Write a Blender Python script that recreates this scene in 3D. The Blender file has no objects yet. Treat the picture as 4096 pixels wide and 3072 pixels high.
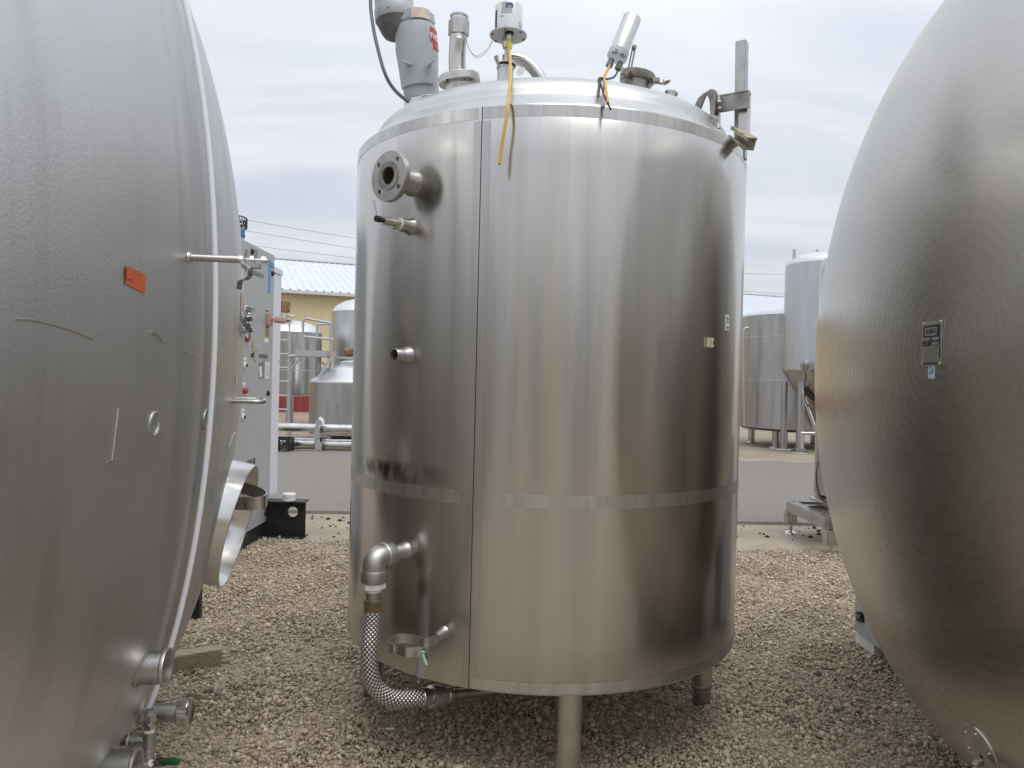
import bpy, bmesh, math, random
import numpy as np
from mathutils import Vector, Matrix

# ------------------------------------------------------------------ scene, camera, sky, sun
scn = bpy.context.scene
COL = scn.collection
random.seed(7)
PITCH, ROLL, FPX = -0.0087, 0.0241, 2991.5 / 4096.0
fwd = Vector((0, math.cos(PITCH), math.sin(PITCH)))
up0 = Vector((0, -math.sin(PITCH), math.cos(PITCH)))
rgt = math.cos(ROLL) * Vector((1, 0, 0)) + math.sin(ROLL) * up0
upv = -math.sin(ROLL) * Vector((1, 0, 0)) + math.cos(ROLL) * up0
EYE = Vector((0, 0, 1.5))
cd = bpy.data.cameras.new('camera')
cam = bpy.data.objects.new('camera', cd)
COL.objects.link(cam)
cd.sensor_fit = 'HORIZONTAL'
cd.sensor_width = 36.0
cd.lens = 36.0 * FPX
cd.clip_start = 0.05
cd.clip_end = 3000
cam.matrix_world = Matrix(((rgt.x, upv.x, -fwd.x, EYE.x), (rgt.y, upv.y, -fwd.y, EYE.y), (rgt.z, upv.z, -fwd.z, EYE.z), (0, 0, 0, 1)))
scn.camera = cam

SUN_EL, SUN_AZ = math.radians(66), math.radians(150)     # azimuth from +y, clockwise
world = bpy.data.worlds.new('World')
scn.world = world
world.use_nodes = True
nt = world.node_tree
for n in list(nt.nodes):
    nt.nodes.remove(n)
def wn(t, **k):
    n = nt.nodes.new(t)
    for a, b in k.items():
        setattr(n, a, b)
    return n
wout = wn('ShaderNodeOutputWorld')
wbg = wn('ShaderNodeBackground')
sky = wn('ShaderNodeTexSky', sky_type='NISHITA', sun_disc=False, sun_elevation=SUN_EL, sun_rotation=SUN_AZ)
dim = wn('ShaderNodeMixRGB', blend_type='MULTIPLY')
dim.inputs[0].default_value = 1
dim.inputs[2].default_value = (.10, .10, .10, 1)
tc = wn('ShaderNodeTexCoord')
sep = wn('ShaderNodeSeparateXYZ')
addz = wn('ShaderNodeMath', operation='ADD'); addz.inputs[1].default_value = .22
mx = wn('ShaderNodeMath', operation='MAXIMUM'); mx.inputs[1].default_value = .12
dx = wn('ShaderNodeMath', operation='DIVIDE'); dy = wn('ShaderNodeMath', operation='DIVIDE')
cmb = wn('ShaderNodeCombineXYZ')
mp = wn('ShaderNodeMapping'); mp.inputs['Rotation'].default_value = (0, 0, .5); mp.inputs['Scale'].default_value = (1.1, 3.4, 1)
n1 = wn('ShaderNodeTexNoise'); n1.inputs['Scale'].default_value = .9; n1.inputs['Detail'].default_value = 7; n1.inputs['Roughness'].default_value = .52; n1.inputs['Distortion'].default_value = .5
rmp = wn('ShaderNodeValToRGB')
rmp.color_ramp.elements[0].position = .28; rmp.color_ramp.elements[0].color = (.58, .62, .70, 1)
rmp.color_ramp.elements[1].position = .66; rmp.color_ramp.elements[1].color = (.78, .805, .845, 1)
cmix = wn('ShaderNodeMixRGB'); cmix.inputs[0].default_value = .93
L = nt.links.new
L(tc.outputs['Generated'], sep.inputs[0]); L(sep.outputs[2], addz.inputs[0]); L(addz.outputs[0], mx.inputs[0])
L(sep.outputs[0], dx.inputs[0]); L(mx.outputs[0], dx.inputs[1]); L(sep.outputs[1], dy.inputs[0]); L(mx.outputs[0], dy.inputs[1])
L(dx.outputs[0], cmb.inputs[0]); L(dy.outputs[0], cmb.inputs[1]); L(cmb.outputs[0], mp.inputs[0]); L(mp.outputs[0], n1.inputs['Vector'])
L(n1.outputs['Fac'], rmp.inputs[0]); L(sky.outputs[0], dim.inputs[1]); L(dim.outputs[0], cmix.inputs[1]); L(rmp.outputs[0], cmix.inputs[2])
zc_ = wn('ShaderNodeMath', operation='MULTIPLY_ADD', use_clamp=False); zc_.inputs[1].default_value = .70; zc_.inputs[2].default_value = .86
zm_ = wn('ShaderNodeMath', operation='MAXIMUM'); zm_.inputs[1].default_value = 0
L(sep.outputs[2], zm_.inputs[0]); L(zm_.outputs[0], zc_.inputs[0]); L(zc_.outputs[0], wbg.inputs[1])
L(cmix.outputs[0], wbg.inputs[0]); L(wbg.outputs[0], wout.inputs[0])

sd = bpy.data.lights.new('sun', 'SUN')
sd.energy = 1.35; sd.angle = math.radians(40); sd.color = (1, .965, .91)
so = bpy.data.objects.new('sun', sd); COL.objects.link(so)
sdir = Vector((math.sin(SUN_AZ) * math.cos(SUN_EL), math.cos(SUN_AZ) * math.cos(SUN_EL), math.sin(SUN_EL)))
so.rotation_euler = sdir.to_track_quat('Z', 'Y').to_euler(); so.location = sdir * 40

scn.view_settings.view_transform = 'Standard'
scn.view_settings.look = 'None'
scn.view_settings.exposure = 0.14
scn.view_settings.gamma = 1.0
scn.render.engine = 'CYCLES'
scn.cycles.use_denoising = True
scn.cycles.max_bounces = 8
scn.cycles.glossy_bounces = 5
scn.cycles.sample_clamp_indirect = 4

# ------------------------------------------------------------------ helpers
def V(*a): return Vector(a[0]) if len(a) == 1 else Vector(a)
def at(px, py, y):                       # point of the place seen at a spot of the 4096-wide photo, y metres off
    d = rgt * ((px - 2048) / 2991.5) - upv * ((py - 1536) / 2991.5) + fwd
    return EYE + d * (y / d.y)
def atx(px, py, x):
    d = rgt * ((px - 2048) / 2991.5) - upv * ((py - 1536) / 2991.5) + fwd
    return EYE + d * (x / d.x)
def atz(px, py, z=0.0):
    d = rgt * ((px - 2048) / 2991.5) - upv * ((py - 1536) / 2991.5) + fwd
    return EYE + d * ((z - 1.5) / d.z)
def frame(n, hint=(0, 0, 1)):
    n = V(n).normalized(); h = V(hint)
    if abs(n.dot(h.normalized())) > .98: h = Vector((0, 1, 0)) if abs(n.y) < .9 else Vector((1, 0, 0))
    x = h.cross(n).normalized(); y = n.cross(x).normalized()
    return x, y, n

class MB:
    def __init__(s): s.v = []; s.f = []; s.uv = {}
    def quad_grid(s, rows, closed=True, capA=False, capB=False, uv=None):
        base = len(s.v); n = len(rows[0])
        for r in rows: s.v += [tuple(p) for p in r]
        for i in range(len(rows) - 1):
            for j in range(n if closed else n - 1):
                k = (j + 1) % n
                s.f.append((base + i * n + j, base + i * n + k, base + (i + 1) * n + k, base + (i + 1) * n + j))
                if uv: s.uv[len(s.f) - 1] = [(j / n, uv[i]), ((j + 1) / n, uv[i]), ((j + 1) / n, uv[i + 1]), (j / n, uv[i + 1])]
        if capA: s.f.append(tuple(base + j for j in reversed(range(n))))
        if capB: s.f.append(tuple(base + (len(rows) - 1) * n + j for j in range(n)))
        return s
    def box(s, c, size, X=(1, 0, 0), Y=(0, 1, 0), Z=(0, 0, 1)):
        c, X, Y, Z = V(c), V(X).normalized(), V(Y).normalized(), V(Z).normalized()
        a, b, d = size[0] / 2, size[1] / 2, size[2] / 2
        base = len(s.v)
        for i, j, k in ((-1, -1, -1), (1, -1, -1), (1, 1, -1), (-1, 1, -1), (-1, -1, 1), (1, -1, 1), (1, 1, 1), (-1, 1, 1)):
            s.v.append(tuple(c + X * a * i + Y * b * j + Z * d * k))
        for q in ((3, 2, 1, 0), (4, 5, 6, 7), (0, 1, 5, 4), (1, 2, 6, 5), (2, 3, 7, 6), (3, 0, 4, 7)):
            s.f.append(tuple(base + i for i in q))
        return s
    def bar(s, p, q, w, h, hint=(0, 0, 1)):
        p, q = V(p), V(q); X, Y, N = frame(q - p, hint)
        return s.box((p + q) / 2, (w, h, (q - p).length), X, Y, N)
    def lathe(s, prof, o, axis=(0, 0, 1), seg=48, a0=0, a1=360, hint=(0, 0, 1)):
        o = V(o); X, Y, N = frame(axis, hint)
        full = abs(a1 - a0) >= 360
        m = seg if full else seg + 1
        an = [math.radians(a0 + (a1 - a0) * i / seg) for i in range(m)]
        rows = []
        for r, h in prof:
            r = max(r, 1e-4)
            rows.append([o + X * (r * math.cos(t)) + Y * (r * math.sin(t)) + N * h for t in an])
        return s.quad_grid(rows, closed=full)
    def cyl(s, p, q, r0, r1=None, seg=24, cap=True):
        p, q = V(p), V(q); r1 = r0 if r1 is None else r1
        X, Y, N = frame(q - p)
        an = [2 * math.pi * i / seg for i in range(seg)]
        return s.quad_grid([[c + X * (r * math.cos(t)) + Y * (r * math.sin(t)) for t in an] for c, r in ((p, r0), (q, r1))], True, cap, cap)
    def hexnut(s, p, q, r): return s.cyl(p, q, r, seg=6)
    def tube(s, pts, r, seg=14, uv=False, rad=None):
        pts = [V(p) for p in pts]; rows = []; uvl = []; acc = 0
        T0 = (pts[1] - pts[0]).normalized(); X, Y, _ = frame(T0)
        for i, p in enumerate(pts):
            T = (pts[min(i + 1, len(pts) - 1)] - pts[max(i - 1, 0)]).normalized()
            q = T0.rotation_difference(T); X = q @ X; Y = q @ Y; T0 = T
            rr = rad[i] if rad else r
            rows.append([p + X * (rr * math.cos(2 * math.pi * j / seg)) + Y * (rr * math.sin(2 * math.pi * j / seg)) for j in range(seg)])
            if i: acc += (p - pts[i - 1]).length
            uvl.append(acc)
        return s.quad_grid(rows, True, True, True, uvl if uv else None)
    def ribbon(s, pts, h, t, updir=(0, 0, 1)):       # flat bar swept along a path, height h along updir
        pts = [V(p) for p in pts]; U = V(updir).normalized(); rows = []
        for i, p in enumerate(pts):
            T = (pts[min(i + 1, len(pts) - 1)] - pts[max(i - 1, 0)]).normalized()
            S = T.cross(U).normalized()
            rows.append([p + S * t / 2 + U * h / 2, p - S * t / 2 + U * h / 2, p - S * t / 2 - U * h / 2, p + S * t / 2 - U * h / 2])
        return s.quad_grid(rows, True, True, True)
    def build(s, name, mat, parent=None, smooth=35, bevel=0):
        o0 = root_loc(parent)
        me = bpy.data.meshes.new(name)
        me.from_pydata([(x - o0.x, y - o0.y, z - o0.z) for x, y, z in s.v], [], s.f)
        if s.uv:
            ul = me.uv_layers.new(name='UVMap')
            for pi, uvs in s.uv.items():
                for li, u in zip(me.polygons[pi].loop_indices, uvs): ul.data[li].uv = u
        finish(me, smooth, bevel)
        return link(name, me, mat, parent)
def finish(me, smooth=35, bevel=0):
    bm = bmesh.new(); bm.from_mesh(me)
    bmesh.ops.recalc_face_normals(bm, faces=bm.faces)
    if bevel:
        ed = [e for e in bm.edges if e.is_manifold and e.calc_face_angle(0) > .6]
        if ed: bmesh.ops.bevel(bm, geom=ed, offset=bevel, segments=2, affect='EDGES', clamp_overlap=True)
    bm.to_mesh(me); bm.free()
    if smooth:
        me.polygons.foreach_set('use_smooth', [True] * len(me.polygons))
        me.set_sharp_from_angle(angle=math.radians(smooth))
ROOT = {}
def root_loc(p):
    return ROOT.get(p.name, Vector()) if p is not None else Vector()
def link(name, me, mat, parent=None):
    o = bpy.data.objects.new(name, me); COL.objects.link(o)
    if mat: me.materials.append(mat)
    if parent is not None:
        o.parent = parent; ROOT[o.name] = root_loc(parent)
    else: ROOT[o.name] = Vector()
    return o
def thing(name, loc, label, cat, group=None):
    o = bpy.data.objects.new(name, None); COL.objects.link(o)
    o.location = loc; o.empty_display_size = .1; ROOT[o.name] = V(loc)
    return tag(o, label, cat, group)
def tag(o, label, cat, group=None):
    o['label'] = label; o['category'] = cat
    if group: o['group'] = group
    return o
def struct(o, kind='structure'): o['kind'] = kind; return o
def curve_mesh(cu):
    ob = bpy.data.objects.new('tmp', cu); COL.objects.link(ob)
    dg = bpy.context.evaluated_depsgraph_get(); dg.update()
    me = bpy.data.meshes.new_from_object(ob.evaluated_get(dg))
    bpy.data.objects.remove(ob); bpy.data.curves.remove(cu)
    return me
def place(me, o, X, Y, N):
    M = Matrix(((X.x, Y.x, N.x, o.x), (X.y, Y.y, N.y, o.y), (X.z, Y.z, N.z, o.z), (0, 0, 0, 1)))
    me.transform(M)
def plate(name, loops, th, o, X, Y, N, mat, parent, bevel=0):     # flat plate with holes; loops = outer then holes (2-D)
    cu = bpy.data.curves.new('p', 'CURVE'); cu.dimensions = '2D'; cu.fill_mode = 'BOTH'; cu.extrude = th / 2
    cu.bevel_depth = bevel
    for lp in loops:
        sp = cu.splines.new('POLY'); sp.points.add(len(lp) - 1); sp.use_cyclic_u = True
        for p, q in zip(sp.points, lp): p.co = (q[0], q[1], 0, 1)
    me = curve_mesh(cu); place(me, V(o) - root_loc(parent), V(X), V(Y), V(N)); me.name = name
    finish(me, 30)
    return link(name, me, mat, parent)
def circle(r, cx=0, cy=0, n=32): return [(cx + r * math.cos(2 * math.pi * i / n), cy + r * math.sin(2 * math.pi * i / n)) for i in range(n)]
def rect(w, h, cx=0, cy=0, r=0, n=5):
    if not r: return [(cx - w / 2, cy - h / 2), (cx + w / 2, cy - h / 2), (cx + w / 2, cy + h / 2), (cx - w / 2, cy + h / 2)]
    out = []
    for sx, sy, a in ((1, -1, -90), (1, 1, 0), (-1, 1, 90), (-1, -1, 180)):
        for i in range(n):
            t = math.radians(a + 90 * i / (n - 1)); out.append((cx + sx * (w / 2 - r) + r * math.cos(t), cy + sy * (h / 2 - r) + r * math.sin(t)))
    return out
def text(s, size, o, X, Y, mat, parent, name='lettering', xs=1.0, align='CENTER', th=.0004):
    cu = bpy.data.curves.new('t', 'FONT'); cu.body = s; cu.size = size; cu.align_x = align; cu.align_y = 'CENTER'; cu.extrude = th; cu.resolution_u = 3
    me = curve_mesh(cu); X, Y = V(X).normalized(), V(Y).normalized()
    place(me, V(o) - root_loc(parent), X * xs, Y, X.cross(Y)); me.name = name
    return link(name, me, mat, parent)
def smoothpath(pts, n=8):
    P = [V(p) for p in pts]; out = []
    for i in range(len(P) - 1):
        p0, p1, p2, p3 = P[max(i - 1, 0)], P[i], P[i + 1], P[min(i + 2, len(P) - 1)]
        for k in range(n):
            t = k / n
            out.append(.5 * ((2 * p1) + (p2 - p0) * t + (2 * p0 - 5 * p1 + 4 * p2 - p3) * t * t + (3 * p1 - p0 - 3 * p2 + p3) * t ** 3))
    out.append(P[-1]); return out

# ------------------------------------------------------------------ materials
def mat(name, col, rough=.5, metal=0., col2=None, ns=6., st=(1, 1, 1), nr=(.35, .65), bump=0., bs=60., bst=(1, 1, 1), bd=.002, rv=0., rs=8., rst=(1, 1, 1),
        aniso=0., tan=None, emit=None, trans=0., alpha=1., wav=None, det=5, spec=None):
    m = bpy.data.materials.new(name); m.use_nodes = True
    t = m.node_tree; b = t.nodes['Principled BSDF']; Lk = t.links.new
    c4 = lambda c: (c[0], c[1], c[2], 1)
    b.inputs['Base Color'].default_value = c4(col); b.inputs['Roughness'].default_value = rough; b.inputs['Metallic'].default_value = metal
    if spec is not None: b.inputs['Specular IOR Level'].default_value = spec
    if trans: b.inputs['Transmission Weight'].default_value = trans
    b.inputs['Alpha'].default_value = alpha
    tcn = t.nodes.new('ShaderNodeTexCoord')
    def noise(scale, stretch, detail=5):
        mpn = t.nodes.new('ShaderNodeMapping'); mpn.inputs['Scale'].default_value = stretch
        nn = t.nodes.new('ShaderNodeTexNoise'); nn.inputs['Scale'].default_value = scale; nn.inputs['Detail'].default_value = detail
        Lk(tcn.outputs['Object'], mpn.inputs[0]); Lk(mpn.outputs[0], nn.inputs['Vector']); return nn.outputs['Fac']
    if col2:
        r = t.nodes.new('ShaderNodeValToRGB'); r.color_ramp.elements[0].position = nr[0]; r.color_ramp.elements[1].position = nr[1]
        r.color_ramp.elements[0].color = c4(col); r.color_ramp.elements[1].color = c4(col2)
        Lk(noise(ns, st, det), r.inputs[0]); Lk(r.outputs[0], b.inputs['Base Color'])
    if rv:
        mr = t.nodes.new('ShaderNodeMapRange'); mr.inputs[1].default_value = .3; mr.inputs[2].default_value = .7
        mr.inputs[3].default_value = max(.02, rough - rv); mr.inputs[4].default_value = rough + rv
        Lk(noise(rs, rst), mr.inputs[0]); Lk(mr.outputs[0], b.inputs['Roughness'])
    last = None
    for (bb, sc_, stt, dd) in ([(bump, bs, bst, bd)] if bump else []) + ([wav] if wav else []):
        bn = t.nodes.new('ShaderNodeBump'); bn.inputs['Strength'].default_value = bb; bn.inputs['Distance'].default_value = dd
        Lk(noise(sc_, stt, 3), bn.inputs['Height'])
        if last: Lk(last, bn.inputs['Normal'])
        last = bn.outputs[0]
    if last: Lk(last, b.inputs['Normal'])
    if aniso:
        b.inputs['Anisotropic'].default_value = aniso
        if tan == 'Z':
            cz = t.nodes.new('ShaderNodeCombineXYZ'); cz.inputs[2].default_value = 1; Lk(cz.outputs[0], b.inputs['Tangent'])
        elif tan:                                   # ('R', centre, axis): spread along the radius of a spun head
            sb = t.nodes.new('ShaderNodeVectorMath'); sb.operation = 'SUBTRACT'; sb.inputs[1].default_value = tan[1]
            Lk(tcn.outputs['Object'], sb.inputs[0]); Lk(sb.outputs[0], b.inputs['Tangent'])
    if emit:
        b.inputs['Emission Color'].default_value = c4(emit); b.inputs['Emission Strength'].default_value = 1
    return m
STEEL = (.60, .585, .56)
m_shell = mat('brushed_stainless_shell', (.60, .585, .56), .215, 1, col2=(.535, .515, .485), nr=(.35, .72), ns=2.3, st=(7, 7, .25), rv=.03, rs=3, rst=(6, 6, .3), aniso=.80, tan='Z', wav=(.16, 3.2, (1, 1, .10), .01), bump=.08, bs=220, bst=(.25, .25, 3), bd=.0006)
def scuff(m, a0, a1, z0, z1, dark):
    t = m.node_tree; b = t.nodes['Principled BSDF']; Lk = t.links.new
    tcn = t.nodes.new('ShaderNodeTexCoord'); sp = t.nodes.new('ShaderNodeSeparateXYZ'); Lk(tcn.outputs['Object'], sp.inputs[0])
    an = t.nodes.new('ShaderNodeMath'); an.operation = 'ARCTAN2'; Lk(sp.outputs[1], an.inputs[0]); Lk(sp.outputs[0], an.inputs[1])
    nz = t.nodes.new('ShaderNodeTexNoise'); nz.inputs['Scale'].default_value = 9; nz.inputs['Detail'].default_value = 6
    mpn = t.nodes.new('ShaderNodeMapping'); mpn.inputs['Scale'].default_value = (2.5, 2.5, 1); Lk(tcn.outputs['Object'], mpn.inputs[0]); Lk(mpn.outputs[0], nz.inputs['Vector'])
    def win(sock, lo, hi, soft):
        a = t.nodes.new('ShaderNodeMapRange'); a.interpolation_type = 'SMOOTHSTEP'; a.inputs[1].default_value = lo - soft; a.inputs[2].default_value = lo + soft
        c = t.nodes.new('ShaderNodeMapRange'); c.interpolation_type = 'SMOOTHSTEP'; c.inputs[1].default_value = hi - soft; c.inputs[2].default_value = hi + soft; c.inputs[3].default_value = 1; c.inputs[4].default_value = 0
        Lk(sock, a.inputs[0]); Lk(sock, c.inputs[0]); x = t.nodes.new('ShaderNodeMath'); x.operation = 'MULTIPLY'; Lk(a.outputs[0], x.inputs[0]); Lk(c.outputs[0], x.inputs[1]); return x.outputs[0]
    w = t.nodes.new('ShaderNodeMath'); w.operation = 'MULTIPLY'; Lk(win(an.outputs[0], a0, a1, .14), w.inputs[0]); Lk(win(sp.outputs[2], z0, z1, .02), w.inputs[1])
    r = t.nodes.new('ShaderNodeMapRange'); r.inputs[1].default_value = .35; r.inputs[2].default_value = .6; Lk(nz.outputs['Fac'], r.inputs[0])
    w2 = t.nodes.new('ShaderNodeMath'); w2.operation = 'MULTIPLY'; Lk(w.outputs[0], w2.inputs[0]); Lk(r.outputs[0], w2.inputs[1])
    mxn = t.nodes.new('ShaderNodeMixRGB'); src = b.inputs['Base Color'].links[0].from_socket; Lk(src, mxn.inputs[1]); mxn.inputs[2].default_value = (*dark, 1); Lk(w2.outputs[0], mxn.inputs[0]); Lk(mxn.outputs[0], b.inputs['Base Color'])
scuff(m_shell, math.radians(-150), math.radians(-120), 1.105, 1.165, (.10, .09, .08))
m_band = mat('satin_weld_band', (.61, .59, .56), .40, 1, col2=(.50, .48, .45), ns=9, st=(3, 3, .6), aniso=.4, tan='Z')
m_seam = mat('seam_polish', (.58, .57, .55), .23, 1, col2=(.50, .485, .46), ns=7, st=(6, 6, .2), aniso=.75, tan='Z')
m_top = mat('satin_top_head', (.60, .60, .595), .40, 1, col2=(.54, .54, .535), ns=5, rv=.05)
m_steel = mat('stainless_satin', STEEL, .30, 1, col2=(.50, .485, .46), ns=14, rv=.07, rs=20)
m_polish = mat('polished_stainless', (.64, .635, .62), .19, 1, rv=.05)
m_cast = mat('cast_stainless', (.52, .51, .49), .42, 1, col2=(.43, .42, .40), ns=22, bump=.25, bs=160, bd=.001)
m_cast2 = mat('bead_blasted_stainless', (.66, .65, .62), .42, 1, col2=(.56, .55, .52), ns=18)
m_lamp = mat('lamp_can_steel', (.60, .595, .58), .32, 1)
m_dullsteel = mat('weathered_steel', (.40, .38, .35), .45, 1, col2=(.22, .20, .18), ns=12, bump=.2, bs=70)
m_leftA = mat('orange_peel_stainless', (.63, .63, .63), .46, 1, col2=(.50, .495, .485), nr=(.48, .72), ns=1.3, st=(6, 6, .22), rv=.03, rs=6, bump=.26, bs=135, bd=.0022, wav=(.10, 1.6, (1, 1, .6), .015))
m_tubeclear = mat('milky_plastic_tube', (.80, .83, .88), .25, 0, spec=.6)
m_rightA = None
m_dark = mat('black_rubber', (.02, .02, .021), .55)
m_blackpaint = mat('black_paint', (.012, .012, .014), .5, col2=(.02, .02, .021), ns=8)
m_white = mat('white_plastic', (.78, .77, .73), .45)
m_pipewhite = mat('white_paint', (.76, .78, .80), .45, col2=(.70, .72, .745), ns=3)
m_motor = mat('grey_motor_paint', (.44, .46, .475), .40, col2=(.36, .375, .385), ns=7, bump=.12, bs=40)
m_motordark = mat('dark_motor_paint', (.20, .20, .195), .5, col2=(.10, .095, .085), ns=14)  # darker grey for the gearbox underside, motor bolt and one gland
m_red = mat('red_label', (.45, .05, .05), .4)
m_inkw = mat('white_print', (.85, .84, .82), .5)
m_ink = mat('black_print', (.02, .02, .022), .5)
m_inkgrey = mat('faded_grey_print', (.14, .145, .15), .5)
m_gold = mat('gold_print', (.42, .34, .16), .5)
m_blueink = mat('blue_print', (.03, .10, .32), .5)
m_yellow = mat('yellow_cable', (.72, .43, .045), .45, col2=(.60, .35, .04), ns=20)
m_yellowc = mat('yellow_connector', (.72, .58, .03), .4)
m_greycable = mat('grey_cable', (.14, .165, .17), .45)
m_ltgrey = mat('light_grey_disc', (.50, .50, .49), .4)
m_can = mat('white_coated_can', (.74, .74, .74), .25, .35)
m_paper = mat('label_paper', (.80, .79, .77), .6)
m_oldpaper = mat('aged_label', (.62, .42, .36), .6, col2=(.72, .66, .60), ns=30)
m_orange = mat('orange_tape', (.62, .13, .035), .45, col2=(.52, .11, .03), ns=30)
m_bluetape = mat('blue_tape', (.10, .30, .62), .55)
m_green = mat('green_rubber_grip', (.012, .085, .032), .4)
m_verdigris = mat('oxidised_bolt', (.22, .42, .33), .6, col2=(.30, .48, .40), ns=60)
m_ptfe = mat('thread_tape', (.78, .77, .74), .7)
m_ferr = mat('stained_brass_ferrule', (.34, .28, .20), .45, .8, col2=(.22, .17, .11), ns=25)
m_cream = mat('cream_plastic', (.66, .60, .43), .4)
m_rail = mat('painted_channel', (.42, .39, .31), .6, col2=(.20, .15, .09), ns=18, nr=(.5, .68))
m_wood = mat('weathered_timber', (.44, .36, .27), .8, col2=(.27, .21, .155), ns=10, st=(1.2, 9, 14), bump=.5, bs=20, bst=(1, 9, 14), bd=.004)
m_foil = mat('crumpled_foil', (.50, .50, .50), .3, 1, col2=(.15, .15, .15), ns=30, bump=1., bs=60, bd=.01)
m_cabinet = mat('grey_cabinet_paint', (.40, .425, .425), .42, col2=(.37, .395, .395), ns=2)
m_cabwhite = mat('lavender_white_panel', (.70, .71, .78), .4)
m_rust = mat('rusty_steel', (.13, .05, .022), .8, col2=(.32, .19, .10), ns=16)
m_tan = mat('tan_wall_panel', (.70, .59, .37), .55, col2=(.65, .55, .34), ns=1.2)
m_redwall = mat('red_wainscot', (.28, .045, .045), .55)
m_roof = mat('white_roof_sheet', (.66, .70, .74), .45, col2=(.60, .64, .68), ns=1.5)
m_gutter = mat('white_gutter', (.62, .63, .63), .5)
m_hole = mat('black_rib_foam', (.02, .02, .02), .8)  # black blocks closing the rib ends along the eave
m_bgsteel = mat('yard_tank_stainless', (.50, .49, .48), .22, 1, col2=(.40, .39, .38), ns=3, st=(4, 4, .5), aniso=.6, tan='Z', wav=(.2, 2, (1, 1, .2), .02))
m_bgdull = mat('yard_tank_dull', (.46, .455, .45), .36, 1, col2=(.37, .365, .36), ns=3, st=(3, 3, .5), aniso=.4, tan='Z')
m_bgblue = mat('fermenter_satin', (.58, .60, .63), .42, 1, col2=(.53, .545, .57), ns=2, st=(3, 3, .4))
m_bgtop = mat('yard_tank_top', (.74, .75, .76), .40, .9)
m_galv = mat('galvanised_rail', (.50, .51, .51), .42, .7)
m_jacket = mat('aluminium_jacket', (.72, .71, .69), .22, 1, col2=(.60, .59, .57), ns=6, bump=.4, bs=9, bst=(.4, 1, 1), bd=.02)
m_wire = mat('wire', (.25, .26, .27), .6)
m_concrete = mat('sandy_concrete', (.36, .305, .235), .85, col2=(.28, .235, .18), ns=2.5, bump=.35, bs=70, bd=.006, det=9)
m_asphalt = mat('worn_asphalt', (.245, .222, .198), .85, col2=(.175, .158, .142), ns=34, nr=(.36, .64), bump=.5, bs=85, bd=.008, det=10)
m_far = mat('far_yard_dirt', (.34, .285, .215), .9, col2=(.26, .215, .165), ns=1.2, bump=.4, bs=30, bd=.01, det=9)
m_grav = mat('gravel_bed', (.19, .16, .122), .9, col2=(.42, .36, .28), ns=42, nr=(.38, .6), bump=1., bs=46, bd=.02, det=8)

# ------------------------------------------------------------------ ground, road
def sheet(name, x0, x1, y0, y1, z, m, nx=1, wob=0., edge=None):
    rows = []; rnd = random.Random(len(name))
    lo = []; hi = []
    for i in range(nx + 1):
        x = x0 + (x1 - x0) * i / nx
        w0 = w1 = 0
        if wob:
            w = wob * (math.sin(x * 1.7 + y0) * .5 + math.sin(x * 4.3 + 1) * .3 + rnd.uniform(-.4, .4))
            if edge in ('near', 'both'): w0 = w
            if edge in ('far', 'both'): w1 = w
        lo.append((x, y0 + w0, z)); hi.append((x, y1 + w1, z))
    mb = MB(); mb.quad_grid([lo, hi], closed=False)
    return struct(mb.build(name, m, smooth=0))
sheet('ground', -900, 900, -900, 900, 0, m_far)
sheet('concrete_apron', -60, 60, 6.2, 7.97, .003, m_concrete)
sheet('gravel_bed', -60, 60, -60, 6.62, .007, m_grav, 600, .10, 'far')
mb = MB(); n = 400
lo = []; hi = []; lob = []
rnd = random.Random(3)
for i in range(n + 1):
    x = -60 + 120 * i / n
    lo.append((x, 7.93 + rnd.uniform(-.03, .03), .035)); hi.append((x, 14.15 + rnd.uniform(-.12, .12), .030)); lob.append((x, lo[-1][1] - .02, -.05))
mb.quad_grid([lob, lo, hi], closed=False)
struct(mb.build('road', m_asphalt, smooth=0))
mb = MB()
for i in range(230):                                     # asphalt crumbs broken off the road edge
    x = rnd.uniform(-3.2, 5.0); y = 7.85 - abs(rnd.gauss(0, .55)); r = rnd.choice((.006, .008, .01, .012, .02))
    if y < 6.5: continue
    mb.lathe([(0, 0), (r * 1.2, r * .2), (r, r * .8), (0, r * 1.1)], (x, y, .003), (rnd.uniform(-.3, .3), rnd.uniform(-.3, .3), 1), seg=6)
m_crumb = mat('asphalt_crumb', (.03, .029, .028), .9)
struct(mb.build('asphalt_crumbs', m_crumb, smooth=0), 'stuff')

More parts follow.
